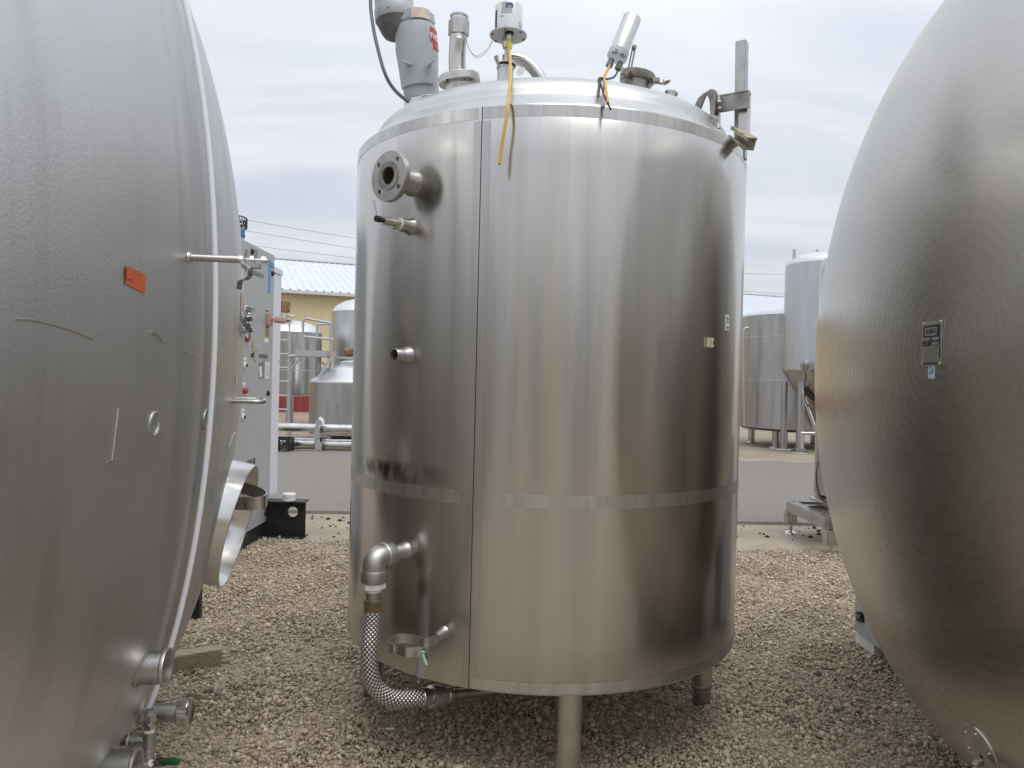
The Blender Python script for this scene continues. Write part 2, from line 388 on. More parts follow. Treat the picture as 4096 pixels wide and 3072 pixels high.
# ------------------------------------------------------------------ warehouse
def warehouse():
    A = at(1125, 1172, 28.0); A.z = 0                      # foot of the long wall seen past the chiller
    h_e = 4.52
    B = at(2990, 1283, 35.5); B.z = 0
    d = (B - A).normalized(); back = Vector((-d.y, d.x, 0))
    if back.y < 0: back = -back
    A0 = A - d * 16; Ln = 60.0; dep = 9.0; rise = 2.35
    t = thing('warehouse', A0 + d * Ln / 2, 'tan metal warehouse with white ribbed roof across the road', 'building')
    def ribprof(n, pitch, w, hgt, f):                        # flat sheet with square ribs
        pts = []
        for i in range(n):
            s = i * pitch
            for a, k in ((0, 0), (pitch / 2 - w / 2 - .02, 0), (pitch / 2 - w / 2, 1), (pitch / 2 + w / 2, 1), (pitch / 2 + w / 2 + .02, 0)):
                pts.append(f(s + a, hgt * k))
        pts.append(f(n * pitch, 0))
        return pts
    wallN = int(Ln / .305)
    # wall in sections (each sheet a part), lower red part
    per = 12
    for k in range(0, wallN, per):
        s0 = k * .305
        g = MB().quad_grid([ribprof(per, .305, .05, .03, lambda s, o, z=z: A0 + d * (s0 + s) - back * o + Vector((0, 0, z))) for z in (.62, h_e + .05)], closed=False)
        g.build('wall_panel', m_tan, t, smooth=0)
        g = MB().quad_grid([ribprof(per, .305, .05, .03, lambda s, o, z=z: A0 + d * (s0 + s) - back * (o + .01) + Vector((0, 0, z))) for z in (0, .62)], closed=False)
        g.build('wainscot_panel', m_redwall, t, smooth=0)
        ov = .25
        e0 = lambda s, o: A0 + d * (s0 + s) - back * ov + Vector((0, 0, h_e + .05 + o))
        e1 = lambda s, o: A0 + d * (s0 + s) + back * dep + Vector((0, 0, h_e + .05 + rise * (dep + ov) / dep + o))
        MB().quad_grid([ribprof(per, .305, .04, .03, e0), ribprof(per, .305, .04, .03, e1)], closed=False).build('roof_panel', m_roof, t, smooth=0)
        fb = MB()
        for j in range(per):
            fb.box(A0 + d * (s0 + (j + .5) * .305) - back * (ov - .005) + Vector((0, 0, h_e + .072)), (.05, .02, .04), d, back)
        struct(fb.build('rib_closure', m_hole, t, smooth=0), 'stuff')
    MB().bar(A0 - back * .30 + Vector((0, 0, h_e - .02)), A0 + d * Ln - back * .30 + Vector((0, 0, h_e - .02)), .12, .12).build('gutter', m_gutter, t, smooth=0)
    MB().bar(A0 + back * dep + Vector((0, 0, h_e + rise + .16)), A0 + d * Ln + back * dep + Vector((0, 0, h_e + rise + .16)), .3, .07).build('ridge_cap', m_gutter, t, smooth=0)
    r0 = A0 + back * dep + Vector((0, 0, h_e + .04 + rise)); 
    MB().quad_grid([[r0, r0 + d * Ln], [A0 + back * dep * 2 + Vector((0, 0, h_e)), A0 + back * dep * 2 + d * Ln + Vector((0, 0, h_e))]], closed=False).build('back_roof', m_roof, t, smooth=0)
    MB().quad_grid([[A0 + back * dep * 2, A0 + back * dep * 2 + d * Ln], [A0 + back * dep * 2 + Vector((0, 0, h_e)), A0 + back * dep * 2 + d * Ln + Vector((0, 0, h_e))]], closed=False).build('back_wall', m_tan, t, smooth=0)
    for s in (0, Ln):
        b0 = A0 + d * s
        g = MB(); g.v = [tuple(b0), tuple(b0 + back * 2 * dep), tuple(b0 + back * 2 * dep + Vector((0, 0, h_e))), tuple(b0 + back * dep + Vector((0, 0, h_e + rise))), tuple(b0 + Vector((0, 0, h_e)))]
        g.f = [(0, 1, 2, 3, 4)]; g.build('gable_wall', m_tan, t, smooth=0)
warehouse()

# ------------------------------------------------------------------ overhead wires
def wire(pts, lab, y0, y1):
    P = []
    xs = [p[0] for p in pts]
    co = np.polyfit(xs, [p[1] for p in pts], len(pts) - 1 if len(pts) < 4 else 2)
    for i in range(41):
        x = -600 + 5600 * i / 40
        P.append(at(x, float(np.polyval(co, x)), y0 + (y1 - y0) * i / 40))
    tag(MB().tube(P, .014, 6).build('overhead_wire', m_wire), lab, 'wire', 'overhead wires beyond the roof')
wire([(954, 874), (1423, 953), (2980, 1094)], 'highest overhead wire sagging above the warehouse roof', 45, 52)
wire([(1008, 927), (1423, 994), (2980, 1165)], 'middle overhead wire sagging above the warehouse roof', 45, 52)
wire([(1052, 988), (1253, 1013), (2980, 1180)], 'lowest overhead wire just clearing the white roof ridge', 45.5, 52.5)

# ------------------------------------------------------------------ tanks across the road
def vtank(name, lab, cx, cy, R, z0, z1, top, m, mt, legs=(), legr=.06, seg=64, rings=(), bottom=None, group=None):
    t = thing(name, (cx, cy, 0), lab, 'tank', group)
    o = V(cx, cy, 0)
    MB().lathe([(R - .01, z0), (R, z0 + .01), (R, z1)], o, seg=seg).build('shell', m, t)
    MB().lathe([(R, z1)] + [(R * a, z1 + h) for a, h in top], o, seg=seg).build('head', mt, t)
    bp = bottom or [(R, z0), (R * .6, z0 - .06), (0, z0 - .1)]
    MB().lathe(bp, o, seg=seg).build('bottom_head', m, t)
    for zz in rings: MB().lathe([(R, zz - .012), (R + .008, zz - .01), (R + .008, zz + .01), (R, zz + .012)], o, seg=seg).build('weld_band', m_band, t)
    for a in legs:
        p = o + V(math.cos(math.radians(a)), math.sin(math.radians(a)), 0) * (R * .86)
        g = MB().cyl(p + V(0, 0, .02), p + V(0, 0, z0 + .05), legr, seg=16); l = g.build('leg', m_bgsteel, t)
        MB().lathe([(0, .03), (legr * 1.6, .028), (legr * 1.7, .0)], p + V(0, 0, .003), seg=20).build('foot_plate', m_bgsteel, l)
    return t
YG = 'stainless tanks standing across the road'
dome = lambda h: [(.96, h * .18), (.86, h * .45), (.65, h * .72), (.35, h * .93), (0, h)]
# ladder tank
a = at(1165, 1331, 20.5)
t = vtank('yard_tank', 'stainless tank on tall legs with white dome, behind a ladder and platform', a.x, 20.5, .82, .92, a.z, dome(.34), m_bgsteel, m_bgtop, (20, 110, 200, 290, 250), .06, rings=(1.55,), group=YG)
c = V(a.x, 20.5, a.z)
q = at(1136, 1225, 20.3)
MB().lathe([(0, -.16), (.16, -.16), (.16, .12), (.10, .15), (0, .15)], q, seg=20).build('rusty_motor', m_rust, t)
MB().cyl(q - V(.08, 0, .5), q - V(.08, 0, .14), .012).cyl(q + V(.08, 0, -.5), q + V(.08, 0, -.14), .012).build('motor_stand', m_galv, t)
MB().lathe([(.24, -.07), (.26, 0), (.24, .07), (0, .08)], at(1132, 1292, 20.2), seg=24).build('rubber_cover', m_dark, t)
MB().tube(smoothpath([at(1140, 1285, 20.2), at(1140, 1266, 20.2), at(1150, 1260, 20.2), at(1178, 1268, 20.1)], 4), .035, 10).build('vent_pipe', m_bgtop, t)
# tall tank
a = at(1332, 1249, 22.0)
vtank('yard_tank', 'tall blue-grey stainless tank with a rounded dome, beside the tan wall', a.x + .95, 22.0, .95, .6, a.z, dome(.42), m_bgblue, m_bgtop, (45, 135, 225, 315), .07, rings=(a.z - 1.45, a.z - .04), group=YG)
# low wide tank
a = at(1245, 1528, 17.0)
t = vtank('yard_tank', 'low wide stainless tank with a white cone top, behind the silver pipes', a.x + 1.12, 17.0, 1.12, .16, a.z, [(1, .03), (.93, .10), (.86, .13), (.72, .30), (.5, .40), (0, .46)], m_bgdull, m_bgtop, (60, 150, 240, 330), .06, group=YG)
c = V(a.x + .98, 16.8, a.z + .40)
MB().lathe([(.0, .06), (.30, .05), (.36, -.02), (.38, -.10), (.40, -.12)], c, (.05, -.2, 1), seg=32).build('manway_lid', m_bgtop, t)
MB().tube(smoothpath([at(1276, 1490, 16.6), at(1278, 1455, 16.6), at(1288, 1452, 16.6), at(1298, 1458, 16.6), at(1302, 1480, 16.6)], 4), .02, 8).build('lift_handle', m_galv, t)
for px in (1288, 1292): MB().cyl(at(px, 1500, 16.5), at(px, 1470, 16.5), .025).build('inlet_pipe', m_galv, t)
q = at(1402, 1408, 16.8)
MB().lathe([(0, -.12), (.09, -.12), (.11, .0), (.09, .10), (0, .11)], q, (1, 0, .1), seg=16).build('rusty_actuator', m_rust, t)
MB().box(at(1380, 1431, 16.8), (.75, .2, .05)).build('bridge_bar', m_galv, t)
MB().bar(at(1330, 1490, 16.8), at(1330, 1431, 16.8), .05, .05).bar(at(1350, 1490, 16.8), at(1350, 1431, 16.8), .05, .05).build('bridge_post', m_galv, t)

# access platform with ladder
t = thing('access_platform', at(1240, 1690, 16.4).xy.to_3d(), 'galvanised access platform with guard rail and ladder beside the stainless tanks', 'platform')
def rp(pts, name, r=.022, y=16.4): MB().tube([at(p[0], p[1], y + (p[2] if len(p) > 2 else 0)) for p in pts], r, 8).build(name, m_galv, t)
rp([(1158, 1290), (1156, 1690)], 'ladder_rail'); rp([(1104, 1290), (1102, 1690)], 'ladder_rail')
for i, yy in enumerate((1360, 1415, 1470, 1525, 1581, 1637)): rp([(1104, yy), (1157, yy + 1)], 'rung', .018)
rp([(1211, 1405), (1212, 1288), (1216, 1278), (1225, 1274), (1322, 1292)], 'guard_rail', .03)
rp([(1214, 1346), (1335, 1358)], 'guard_rail', .026)
rp([(1322, 1408), (1323, 1290)], 'guard_post', .03)
rp([(1268, 1345, .9), (1269, 1303, .9), (1274, 1297, .9), (1322, 1296, .9)], 'guard_rail', .026)
MB().box((at(1268, 1416, 16.8)), (.66, .9, .13)).build('deck', m_galv, t)
rp([(1158, 1485), (1205, 1426)], 'brace', .02); rp([(1282, 1500), (1324, 1432)], 'brace', .035)
rp([(1153, 1425), (1212, 1420)], 'stringer', .03)
for px, d in ((1160, 0), (1324, 0)):
    p = at(px, 1500, 16.5 + d); MB().cyl((p.x, p.y, 0), (p.x, p.y, at(px, 1425, 16.5).z), .05).build('post', m_galv, t)

# silver pipes, post, crate
def pipe(lab, segs, r, y):
    a0 = at(segs[0][0], segs[0][1], y)
    t = thing('insulated_pipe', (a0.x, y, 0), lab, 'pipe')
    for (x0, y0, x1, y1, rr) in segs:
        p, q = at(x0, y0, y), at(x1, y1, y); n = 14
        MB().tube([p.lerp(q, i / n) for i in range(n + 1)], rr, 24, rad=[rr * (1 + .03 * math.sin(i * 2.1 + x0)) for i in range(n + 1)]).build('jacket_section', m_jacket, t)
        for k in (0, 1):
            e = (p, q)[k]; MB().cyl(e - V(.03, 0, 0), e + V(.03, 0, 0), rr * 1.06).build('jacket_clamp', m_dullsteel, t)
    return t
pipe('upper silver jacketed pipe running along the far road edge', [(820, 1702, 1272, 1712, .083), (1288, 1713, 1760, 1724, .083)], .083, 14.25)
pipe('lower silver jacketed pipe lying near the ground along the far road edge', [(820, 1768, 1268, 1775, .108), (1297, 1778, 1760, 1789, .108)], .108, 14.35)
p = at(1270, 1752, 14.05)
t = thing('pipe_support_post', (p.x, p.y, 0), 'grey pipe stand post with white elbow fitting, holding the silver pipes', 'post')
MB().box((p.x, p.y, at(1270, 1752, 14.05).z * .0 + .30), (.07, .07, .60), ).build('post', m_galv, t)
MB().box((p.x - .01, p.y - .04, .32), (.12, .02, .08)).box((p.x + .05, p.y - .03, .1), (.08, .05, .1)).build('bracket', m_galv, t)
MB().tube(smoothpath([at(1277, 1671, 14.1), at(1282, 1677, 14.1), at(1289, 1684, 14.1), at(1291, 1700, 14.1)], 4), .035, 10).build('elbow_fitting', m_white, t)
p = at(1134, 1778, 13.95)
t = thing('plastic_crate', (p.x, p.y, 0), 'black plastic lattice crate standing before the silver pipes', 'crate')
cw, ch = .30, .28
for sgn, ax in ((-1, 0), (1, 0), (-1, 1), (1, 1)):
    c = V(p.x, p.y, ch / 2); X = V(1, 0, 0) if ax == 0 else V(0, 1, 0); N = V(0, 1, 0) if ax == 0 else V(1, 0, 0)
    c2 = c + N * sgn * cw / 2; g = MB()
    for e in (-1, 1):
        g.box(c2 + X * e * (cw / 2 - .02), (.04, .02, ch) if ax == 0 else (.02, .04, ch)); g.box(c2 + V(0, 0, e * (ch / 2 - .02)), (cw - .002, .022, .04) if ax == 0 else (.022, cw - .002, .04))
    for k in range(-4, 5):
        o = k * .06
        for s in (1, -1):
            a1 = max(-.11, -.11); u0, u1 = -.11, .11
            p0 = c2 + X * (o - s * .11) + V(0, 0, -.11); p1 = c2 + X * (o + s * .11) + V(0, 0, .11)
            for (pa, pb) in [(p0, p1)]:
                ta = [0, 1]; dxp = (pb - pa)
                # clip to panel
                lo_, hi_ = 0., 1.
                xa = (pa - c2).dot(X); xd = dxp.dot(X)
                if abs(xd) > 1e-6:
                    t0, t1 = sorted(((-.13 - xa) / xd, (.13 - xa) / xd)); lo_, hi_ = max(lo_, t0), min(hi_, t1)
                if hi_ - lo_ > .05: g.bar(pa + dxp * lo_, pa + dxp * hi_, .008, .012)
    g.build('lattice_side', m_blackpaint, t, smooth=0)
MB().box((p.x, p.y, .012), (cw - .03, cw - .03, .02)).build('crate_floor', m_blackpaint, t, smooth=0)

# right side: wide tank on legs
a = at(2987, 1264, 18.0)
t = vtank('yard_tank', 'wide grey stainless tank on short legs, behind the cone-bottomed tank', a.x + 1.3, 18.2, 1.3, .45, a.z, [(.985, .05), (.94, .08), (.6, .16), (0, .22)], m_bgdull, m_bgtop, (228, 255, 318, 45, 135), .085, rings=(1.58, 2.6), bottom=[(1.3, .45), (1.22, .40), (.6, .36), (0, .34)], group=YG)
MB().bar(at(3028, 1528, 17.05), at(3026, 1700, 17.05), .03, .02).build('seam_strip', m_dullsteel, t)
for yy in (1297, 1447): MB().cyl(at(3145, yy, 16.98), at(3128, yy + 1, 16.9), .02, .012).build('sample_cock', m_polish, t)
MB().tube(smoothpath([at(2978, 1700, 17.6), at(2976, 1400, 17.6), at(2977, 1325, 17.6), at(2982, 1313, 17.6), at(2994, 1312, 17.6)], 5), .03, 8).build('overflow_pipe', m_galv, t)
# fermenter
a = at(3151, 1060, 16.6)
fx, fy, fR = a.x + .85, 16.6, .85
z1 = a.z; zc = at(3150, 1479, 16.0).z
t = thing('cone_tank', (fx, fy, 0), 'tall pale satin tank with cone bottom on tubular legs across the road', 'tank')
o = V(fx, fy, 0)
MB().lathe([(fR, zc), (fR, z1)], o, seg=72).build('shell', m_bgblue, t)
MB().lathe([(fR, z1), (fR * .985, z1 + .07), (fR * .94, z1 + .12), (fR * .6, z1 + .24), (0, z1 + .30)], o, seg=72).build('head', m_bgtop, t)
MB().lathe([(fR + .004, zc + .02), (fR + .006, zc), (fR, zc - .02), (.12, .62), (.06, .55), (0, .55)], o, seg=72).build('cone_bottom', m_bgdull, t)
for px in (3177, 3269): 
    q = at(px, 1025, 16.45); MB().box(q, (.07, .02, .30)).build('lifting_lug', m_galv, t, bevel=.008)
for i, aa in enumerate((222, 318, 40, 140)):
    p = o + V(math.cos(math.radians(aa)), math.sin(math.radians(aa)), 0) * (fR * .98)
    if i == 0: p = at(3200, 1790, 16.3); p.z = 0
    g = MB().cyl((p.x, p.y, .02), (p.x, p.y, zc - .25), .085, seg=20); l = g.build('leg', m_bgdull, t)
    MB().lathe([(0, .03), (.2, .028), (.21, 0)], (p.x, p.y, .003), seg=20).build('foot_plate', m_bgdull, l)
rp2 = lambda pts, r, nm, m=m_polish: MB().tube([at(*p) for p in pts], r, 12).build(nm, m, t)
rp2([(3205, 1556, 16.1), (3266, 1728, 16.0)], .04, 'drain_pipe'); rp2([(3204, 1733, 16.1), (3275, 1733, 16.0)], .04, 'drain_pipe'); rp2([(3206, 1735, 16.1), (3206, 1795, 16.1)], .04, 'drain_pipe', m_galv)
MB().tube([at(3212, 1560, 16.2), at(3260, 1600, 16.2)], .035, 10).build('cone_outlet', m_dark, t)
q = at(3222, 1457, 15.75)
mbs = MB().lathe([(0, .11), (.07, .09), (.10, .0), (.09, -.07), (.05, -.12), (.045, -.2), (0, -.2)], q, (.2, 0, 1), seg=14); sn = mbs.build('foil_wrapped_sensor', m_foil, t)
MB().tube(smoothpath([at(3224, 1493, 15.75), at(3223, 1520, 15.75), at(3217, 1560, 15.8), at(3225, 1610, 15.9), at(3250, 1640, 16.0)], 5), .012, 6).build('sensor_cable', m_dark, sn)

# column tank on a square-tube stand
cx, cy, cr = 3.235, 7.15, .30
t = thing('column_tank', (cx, cy, 0), 'narrow stainless column tank on a square-tube stand at the roadside', 'tank')
zt = at(3266, 1075, 7.15).z
MB().lathe([(cr * .8, .44), (cr, .46), (cr, zt), (cr * .985, zt + .04), (cr * .9, zt + .10), (cr * .6, zt + .16), (0, zt + .19)], (cx, cy, 0), seg=48).build('shell', m_bgsteel, t)
MB().lathe([(cr + .05, .40), (cr + .05, .42), (cr * .8, .44), (cr * .8, .40)], (cx, cy, 0), seg=32).build('base_collar', m_steel, t)
MB().box((cx, cy, .365), (.42, .42, .07)).build('base_block', m_dullsteel, t)
sx0, sx1, sy0, sy1 = 2.83, 3.75, 6.56, 7.50
for (p, q) in (((sx0, sy0), (sx0, sy1)), ((sx1, sy0), (sx1, sy1)), ((sx0, sy0), (sx1, sy0)), ((sx0, sy1), (sx1, sy1)), ((sx0, cy - .1), (sx1, cy - .1)), ((sx0, cy + .12), (sx1, cy + .12))):
    MB().bar((p[0], p[1], .28), (q[0], q[1], .28), .10, .10 if p[1] in (sy0, sy1) or p[0] != sx0 or q[0] == sx0 else .095).build('stand_rail', m_steel, t, bevel=.006)
for x in (sx0, sx1):
    for y in (sy0, sy1):
        MB().box((x, y, .165), (.099, .099, .13)).build('stand_leg', m_steel, t, bevel=.005)
        ft = MB().cyl((x, y, .02), (x, y, .12), .02).build('levelling_foot', m_polish, t)
        MB().lathe([(0, .03), (.02, .03), (.055, .012), (.06, .0)], (x, y, .004), seg=24).build('foot_disc', m_polish, ft)
MB().tube(smoothpath([at(3272, 1850, 6.8), at(3266, 1900, 6.75), at(3272, 1960, 6.72), at(3290, 2000, 6.7), at(3310, 2010, 6.7)], 6), .008, 8).build('cable', m_dark, t)
MB().tube(smoothpath([V(2.99 + .04 * math.cos(k * .9) , 6.85 + .05 * math.sin(k * .9), .34 + .004 * k) for k in range(16)], 3), .007, 6).build('pink_cord', mat('pink_cord', (.55, .30, .28), .7), t)

# ------------------------------------------------------------------ shed and tanks added behind the viewer for reflections in the steel
def added_rear_yard():
    t = thing('added_shed', (0, -17, 0), 'long tan shed added out of view to reflect in the upright stainless tank', 'building')
    for k in range(14):
        x0 = -26 + k * 3.8
        MB().box((x0 + 1.9, -16.0, 2.1), (3.78, .12, 4.2)).build('wall_panel', m_tan if k not in (4, 8) else m_gutter, t, smooth=0)
    MB().box((.6, -18.2, 4.5), (54, 5.2, .3)).build('roof', m_roof, t, smooth=0)
    YB = 'stainless tanks added out of view to reflect in the upright tank'
    for x, y, R_, h in ((-4.6, -8.5, 1.1, 3.4), (-1.7, -9.5, .8, 3.9), (2.4, -8.0, 1.0, 3.1), (5.4, -9.0, 1.2, 3.6)):  # made-up tanks behind the viewer, there to darken the steel's reflections
        vtank('yard_tank', 'stainless tank in the row added out of view to reflect in the upright tank', x, y, R_, .5, h, dome(.35), m_bgdull, m_bgtop, (45, 135, 225, 315), .07, group=YB)
added_rear_yard()

# ------------------------------------------------------------------ chiller cabinet
PX = -2.2
t = thing('chiller_unit', (PX - .5, 6.3, 0), 'grey chiller cabinet with white side panel on a black steel skid', 'cabinet')
MB().box((PX - .35, 5.86, (.14 + 2.565) / 2), (.70, 2.0, 2.565 - .14)).build('control_cabinet', m_cabinet, t, bevel=.008)
MB().box((PX - .715, 7.03, (.338 + 2.42) / 2), (1.36, .32, 2.42 - .338)).build('white_panel', m_cabwhite, t, bevel=.006)
MB().box((PX - .715, 7.035, 2.45), (1.375, .335, .055)).build('panel_cap', m_cabwhite, t, bevel=.005)
MB().box((PX - .36, 5.86, .07), (.70, 2.02, .135)).build('skid_rail', m_blackpaint, t, bevel=.005)
bx0, bx1 = PX - .9, -1.845
web = plate('skid_beam', [rect(bx1 - bx0, .32, 0, 0), circle(.047, (bx1 - bx0) / 2 - .115, .065)], .012, ((bx0 + bx1) / 2, 6.78, .168), V(1, 0, 0), V(0, 0, 1), V(0, -1, 0), m_blackpaint, t)
for z in (.006, .330): MB().box(((bx0 + bx1) / 2, 6.785, z), (bx1 - bx0 + .006, .17, .012)).build('beam_flange', m_blackpaint, web)
YZ = (V(0, 1, 0), V(0, 0, 1))
def onp(px, py, off=.003): q = atx(px, py, PX); q.x = PX + off; return q
text('WWW.FLUIDCHILLERS.COM', .058, onp(1053, 1107), *YZ, m_inkgrey, t, xs=.62, align='RIGHT')
text('CHILLER', .085, onp(1021, 1846), *YZ, m_ink, t, xs=.62, align='RIGHT')
text('F', .155, onp(1011, 1390), *YZ, m_gold, t, 'logo', xs=.8); text('C', .155, onp(1021, 1426), *YZ, m_gold, t, 'logo', xs=.8)
text('FLUID CHILLERS, INC.', .048, onp(1070, 1427), *YZ, m_ink, t, xs=.5, align='RIGHT')
text('LANSING, MI', .03, onp(1066, 1441), *YZ, m_gold, t, xs=.6, align='RIGHT')
g = MB()
for k in range(3):
    pts = [onp(1003 + i * 3.2, 1414 + k * 6 + 2.5 * math.sin(i * 1.4), .003) for i in range(5)]
    g.ribbon(pts, .009, .001)
g.build('logo', m_ink, t)
def lab(px, py, w, h, m, name='label', th=.003):
    q = onp(px, py, th / 2); return MB().box(q, (th, w, h)).build(name, m, t, smooth=0)
l = lab(1066, 1328, .14, .115, mat('caution_label', (.60, .47, .30), .5)); l2 = lab(1065, 1362, .12, .035, m_paper)
text('CAUTION', .028, onp(1066, 1310, .005), *YZ, m_ink, l, xs=.8)
for k in range(5): MB().box(onp(1066, 1320 + k * 6, .0045), (.002, .10, .005)).build('lettering', m_ink, l, smooth=0)
l = lab(1068, 1245, .13, .045, mat('volts_label', (.66, .58, .40), .5)); text('480 VOLTS', .03, onp(1068, 1245, .005), *YZ, m_ink, l, xs=.75)
l = lab(1069, 1482, .115, .145, m_paper)
for k in range(6): MB().box(onp(1069, 1462 + k * 8, .0045), (.002, .08, .003)).build('lettering', m_inkgrey, l, smooth=0)
l = lab(1045, 1480, .135, .14, mat('torn_label_glue', (.20, .215, .215), .6)); MB().box(onp(1040, 1487, .005), (.002, .06, .09), Y=(0, 1, .2), Z=(0, -.2, 1)).build('label_scrap', m_paper, l, smooth=0)
for px, py in ((985, 1230), (978.5, 1439), (975, 1539), (971, 1645)):
    l = lab(px, py, .065, .042, m_paper); MB().box(onp(px, py + 2, .0045), (.002, .05, .004)).build('lettering', m_inkgrey, l, smooth=0)
for px, py in ((990, 1253), (984, 1354), (975.6, 1562)): MB().lathe([(.026, 0), (.026, .02), (.022, .03), (0, .034)], onp(px, py, 0), (1, 0, 0), seg=20).build('red_button', m_red, t)
for px, py in ((978, 1462), (970.5, 1668)):
    k = MB().lathe([(.027, 0), (.027, .01), (.018, .014), (0, .014)], onp(px, py, 0), (1, 0, 0), seg=20).build('key_switch', m_white, t); MB().box(onp(px, py, .02), (.012, .008, .026)).build('switch_key', m_dark, k, smooth=0)
for px, py in ((1007, 1006), (1088, 1094), (1070, 1573), (1060, 2052), (979, 2144)): MB().lathe([(.024, 0), (.024, .012), (.015, .02), (0, .021)], onp(px, py, 0), (1, 0, 0), seg=16).build('panel_screw', m_dark, t)
m_pink = mat('sun_faded_red_plastic', (.55, .27, .25), .5, col2=(.66, .50, .46), ns=10)
k = MB().box(onp(1070, 1280, .02), (.04, .085, .11)).build('disconnect_switch', m_pink, t, bevel=.01)
MB().bar(onp(1070, 1278, .05), onp(1074, 1282, .16), .075, .05).build('switch_handle', m_pink, k, bevel=.012)
MB().box(onp(1074, 1279, .105) + V(0, -.028, .005), (.05, .006, .028)).build('switch_mark', m_red, k, smooth=0)
MB().box(onp(1078, 1110, .002), (.003, .055, .285)).build('tape_strip', m_bluetape, t, smooth=0)
MB().box(onp(1086, 1058, .004), (.003, .13, .04), Y=(0, 1, -.12), Z=(0, .12, 1)).build('tape_strip', m_bluetape, t, smooth=0)
g = MB()
for k in range(9): g.lathe([(.006, 0), (.006, .003), (0, .004)], (PX - .035 + .002, 6.905 + (k % 2) * .25, .5 + k * .22), (1, 0, 0), seg=8)
g.build('rivet_row', m_inkgrey, t)
q = V(-1.99, 6.75, .336)
tag(MB().lathe([(0, .004), (.056, .004), (.056, .035), (.052, .037), (.052, .042), (.058, .044), (.058, .066), (.054, .069), (0, .069)], q, seg=28).build('plastic_cup', m_white), 'small cream plastic cup standing on the black skid beam', 'cup')
# basket on top
b = V(-2.40, 6.2, 2.566); bR = .165
t = thing('mesh_basket', b, 'black mesh basket with blue cloth on top of the grey cabinet', 'basket')
MB().lathe([(bR * .85, .003), (bR * .93, .12), (bR * .90, .12), (bR * .82, .01), (0, .01), (0, .003)], b, seg=28).build('grey_tub', m_ltgrey, t)
MB().lathe([(bR * .70, .02), (bR * .98, .05), (bR * .95, .105), (bR * .7, .115), (bR * .5, .12), (0, .11)], b, seg=9).build('blue_cloth', mat('blue_cloth', (.05, .20, .42), .8), t, smooth=0)
for z in (.125, .158, .2):
    MB().lathe([(bR * 1.0, z - .004), (bR * 1.03, z - .004), (bR * 1.03, z + .004), (bR * 1.0, z + .004), (bR * 1.0, z - .004)], b, seg=36).build('rim_ring', m_blackpaint, t)
g = MB(); N = 34
for i in range(N):
    for s in (-1, 1):
        a0 = 2 * math.pi * i / N; a1 = a0 + s * .22
        g.tube([b + V(bR * 1.015 * math.cos(a0), bR * 1.015 * math.sin(a0), .125), b + V(bR * 1.015 * math.cos(a1), bR * 1.015 * math.sin(a1), .2)], .003, 4)
struct(g.build('basket_mesh', m_blackpaint, t), 'stuff')

# ------------------------------------------------------------------ centre tank
TC = V(.1511, 3.4669, 0); TR = .87; ZT, ZB = 2.4549, .3905
tank = thing('processing_tank', TC, 'upright brushed stainless tank with braided hose and fittings on its lid', 'tank')
def u_(az): return V(math.cos(math.radians(az)), math.sin(math.radians(az)), 0)
def onT(az, z, off=0.): return TC + u_(az) * (TR + off) + V(0, 0, z)
shell = MB().lathe([(TR - .012, ZB), (TR - .003, ZB + .002), (TR, ZB + .008)] + [(TR, ZB + .008 + (ZT - ZB - .014) * i / 12) for i in range(1, 13)] + [(TR - .004, ZT)], TC, seg=192).build('shell', m_shell, tank, smooth=50)
head_prof = [(TR - .004, ZT), (.835, 2.484), (.806, 2.507), (.800, 2.513), (.796, 2.520), (.793, 2.535), (.785, 2.552), (.77, 2.570), (.745, 2.590), (.70, 2.611), (.6, 2.642), (.4, 2.672), (.2, 2.69), (0, 2.695)]
lid = MB().lathe(head_prof, TC, seg=192).build('lid', m_top, tank, smooth=60)
MB().lathe([(TR - .012, ZB), (.6, ZB - .01), (.3, ZB - .05), (0, ZB - .06)], TC, seg=96).build('bottom_head', m_steel, tank)
def arc(name, a0, a1, z0, z1, off, m, parent=shell, seg=None):
    X, Y, N = frame((0, 0, 1)); n = seg or max(2, int(abs(a1 - a0) / 1.5)); rows = []
    for z in (z0, z1): rows.append([onT(a0 + (a1 - a0) * i / n, z, off) for i in range(n + 1)])
    g = MB(); g.quad_grid(rows, closed=False); o = g.build(name, m, parent, smooth=50); return o
SEAM = -108.7
for a0, a1 in ((SEAM + 2.6, 250.5 - 2.4 - .2), ):
    arc('weld_band', a0, a1, 1.046, 1.094, .0005, m_band)
arc('top_band', SEAM + .25, 250.4, 2.408, ZT - .006, .0004, m_seam)
arc('bottom_band', SEAM + .3, 10, ZB + .009, ZB + .046, .0004, m_band)
arc('seam_strip', SEAM - 2.0, SEAM - .12, .40, 2.40, .0004, m_seam); arc('seam_strip', SEAM + .12, SEAM + 2.2, .440, 2.40, .0004, m_seam)
arc('seam_gap', SEAM - .10, SEAM + .10, ZB + .003, ZT - .003, .0008, m_dark, seg=2)
arc('seam_strip', -168.6, -168.2, ZB + .01, 2.40, .0005, m_seam, seg=2)
# legs
for az, cut in ((180, 1), (0, 1), (-83.6, 0), (90, 1)):
    p = TC + u_(az) * .765; p.z = 0
    lg = MB().cyl((p.x, p.y, .095), (p.x, p.y, ZB + .01), .0475, seg=32).build('leg', m_steel, tank)
    MB().lathe([(.0475, .098), (.049, .094), (.047, .086), (.0405, .082), (.0405, .0), (0, 0)], p, seg=32).build('foot_tube', m_dullsteel, lg)
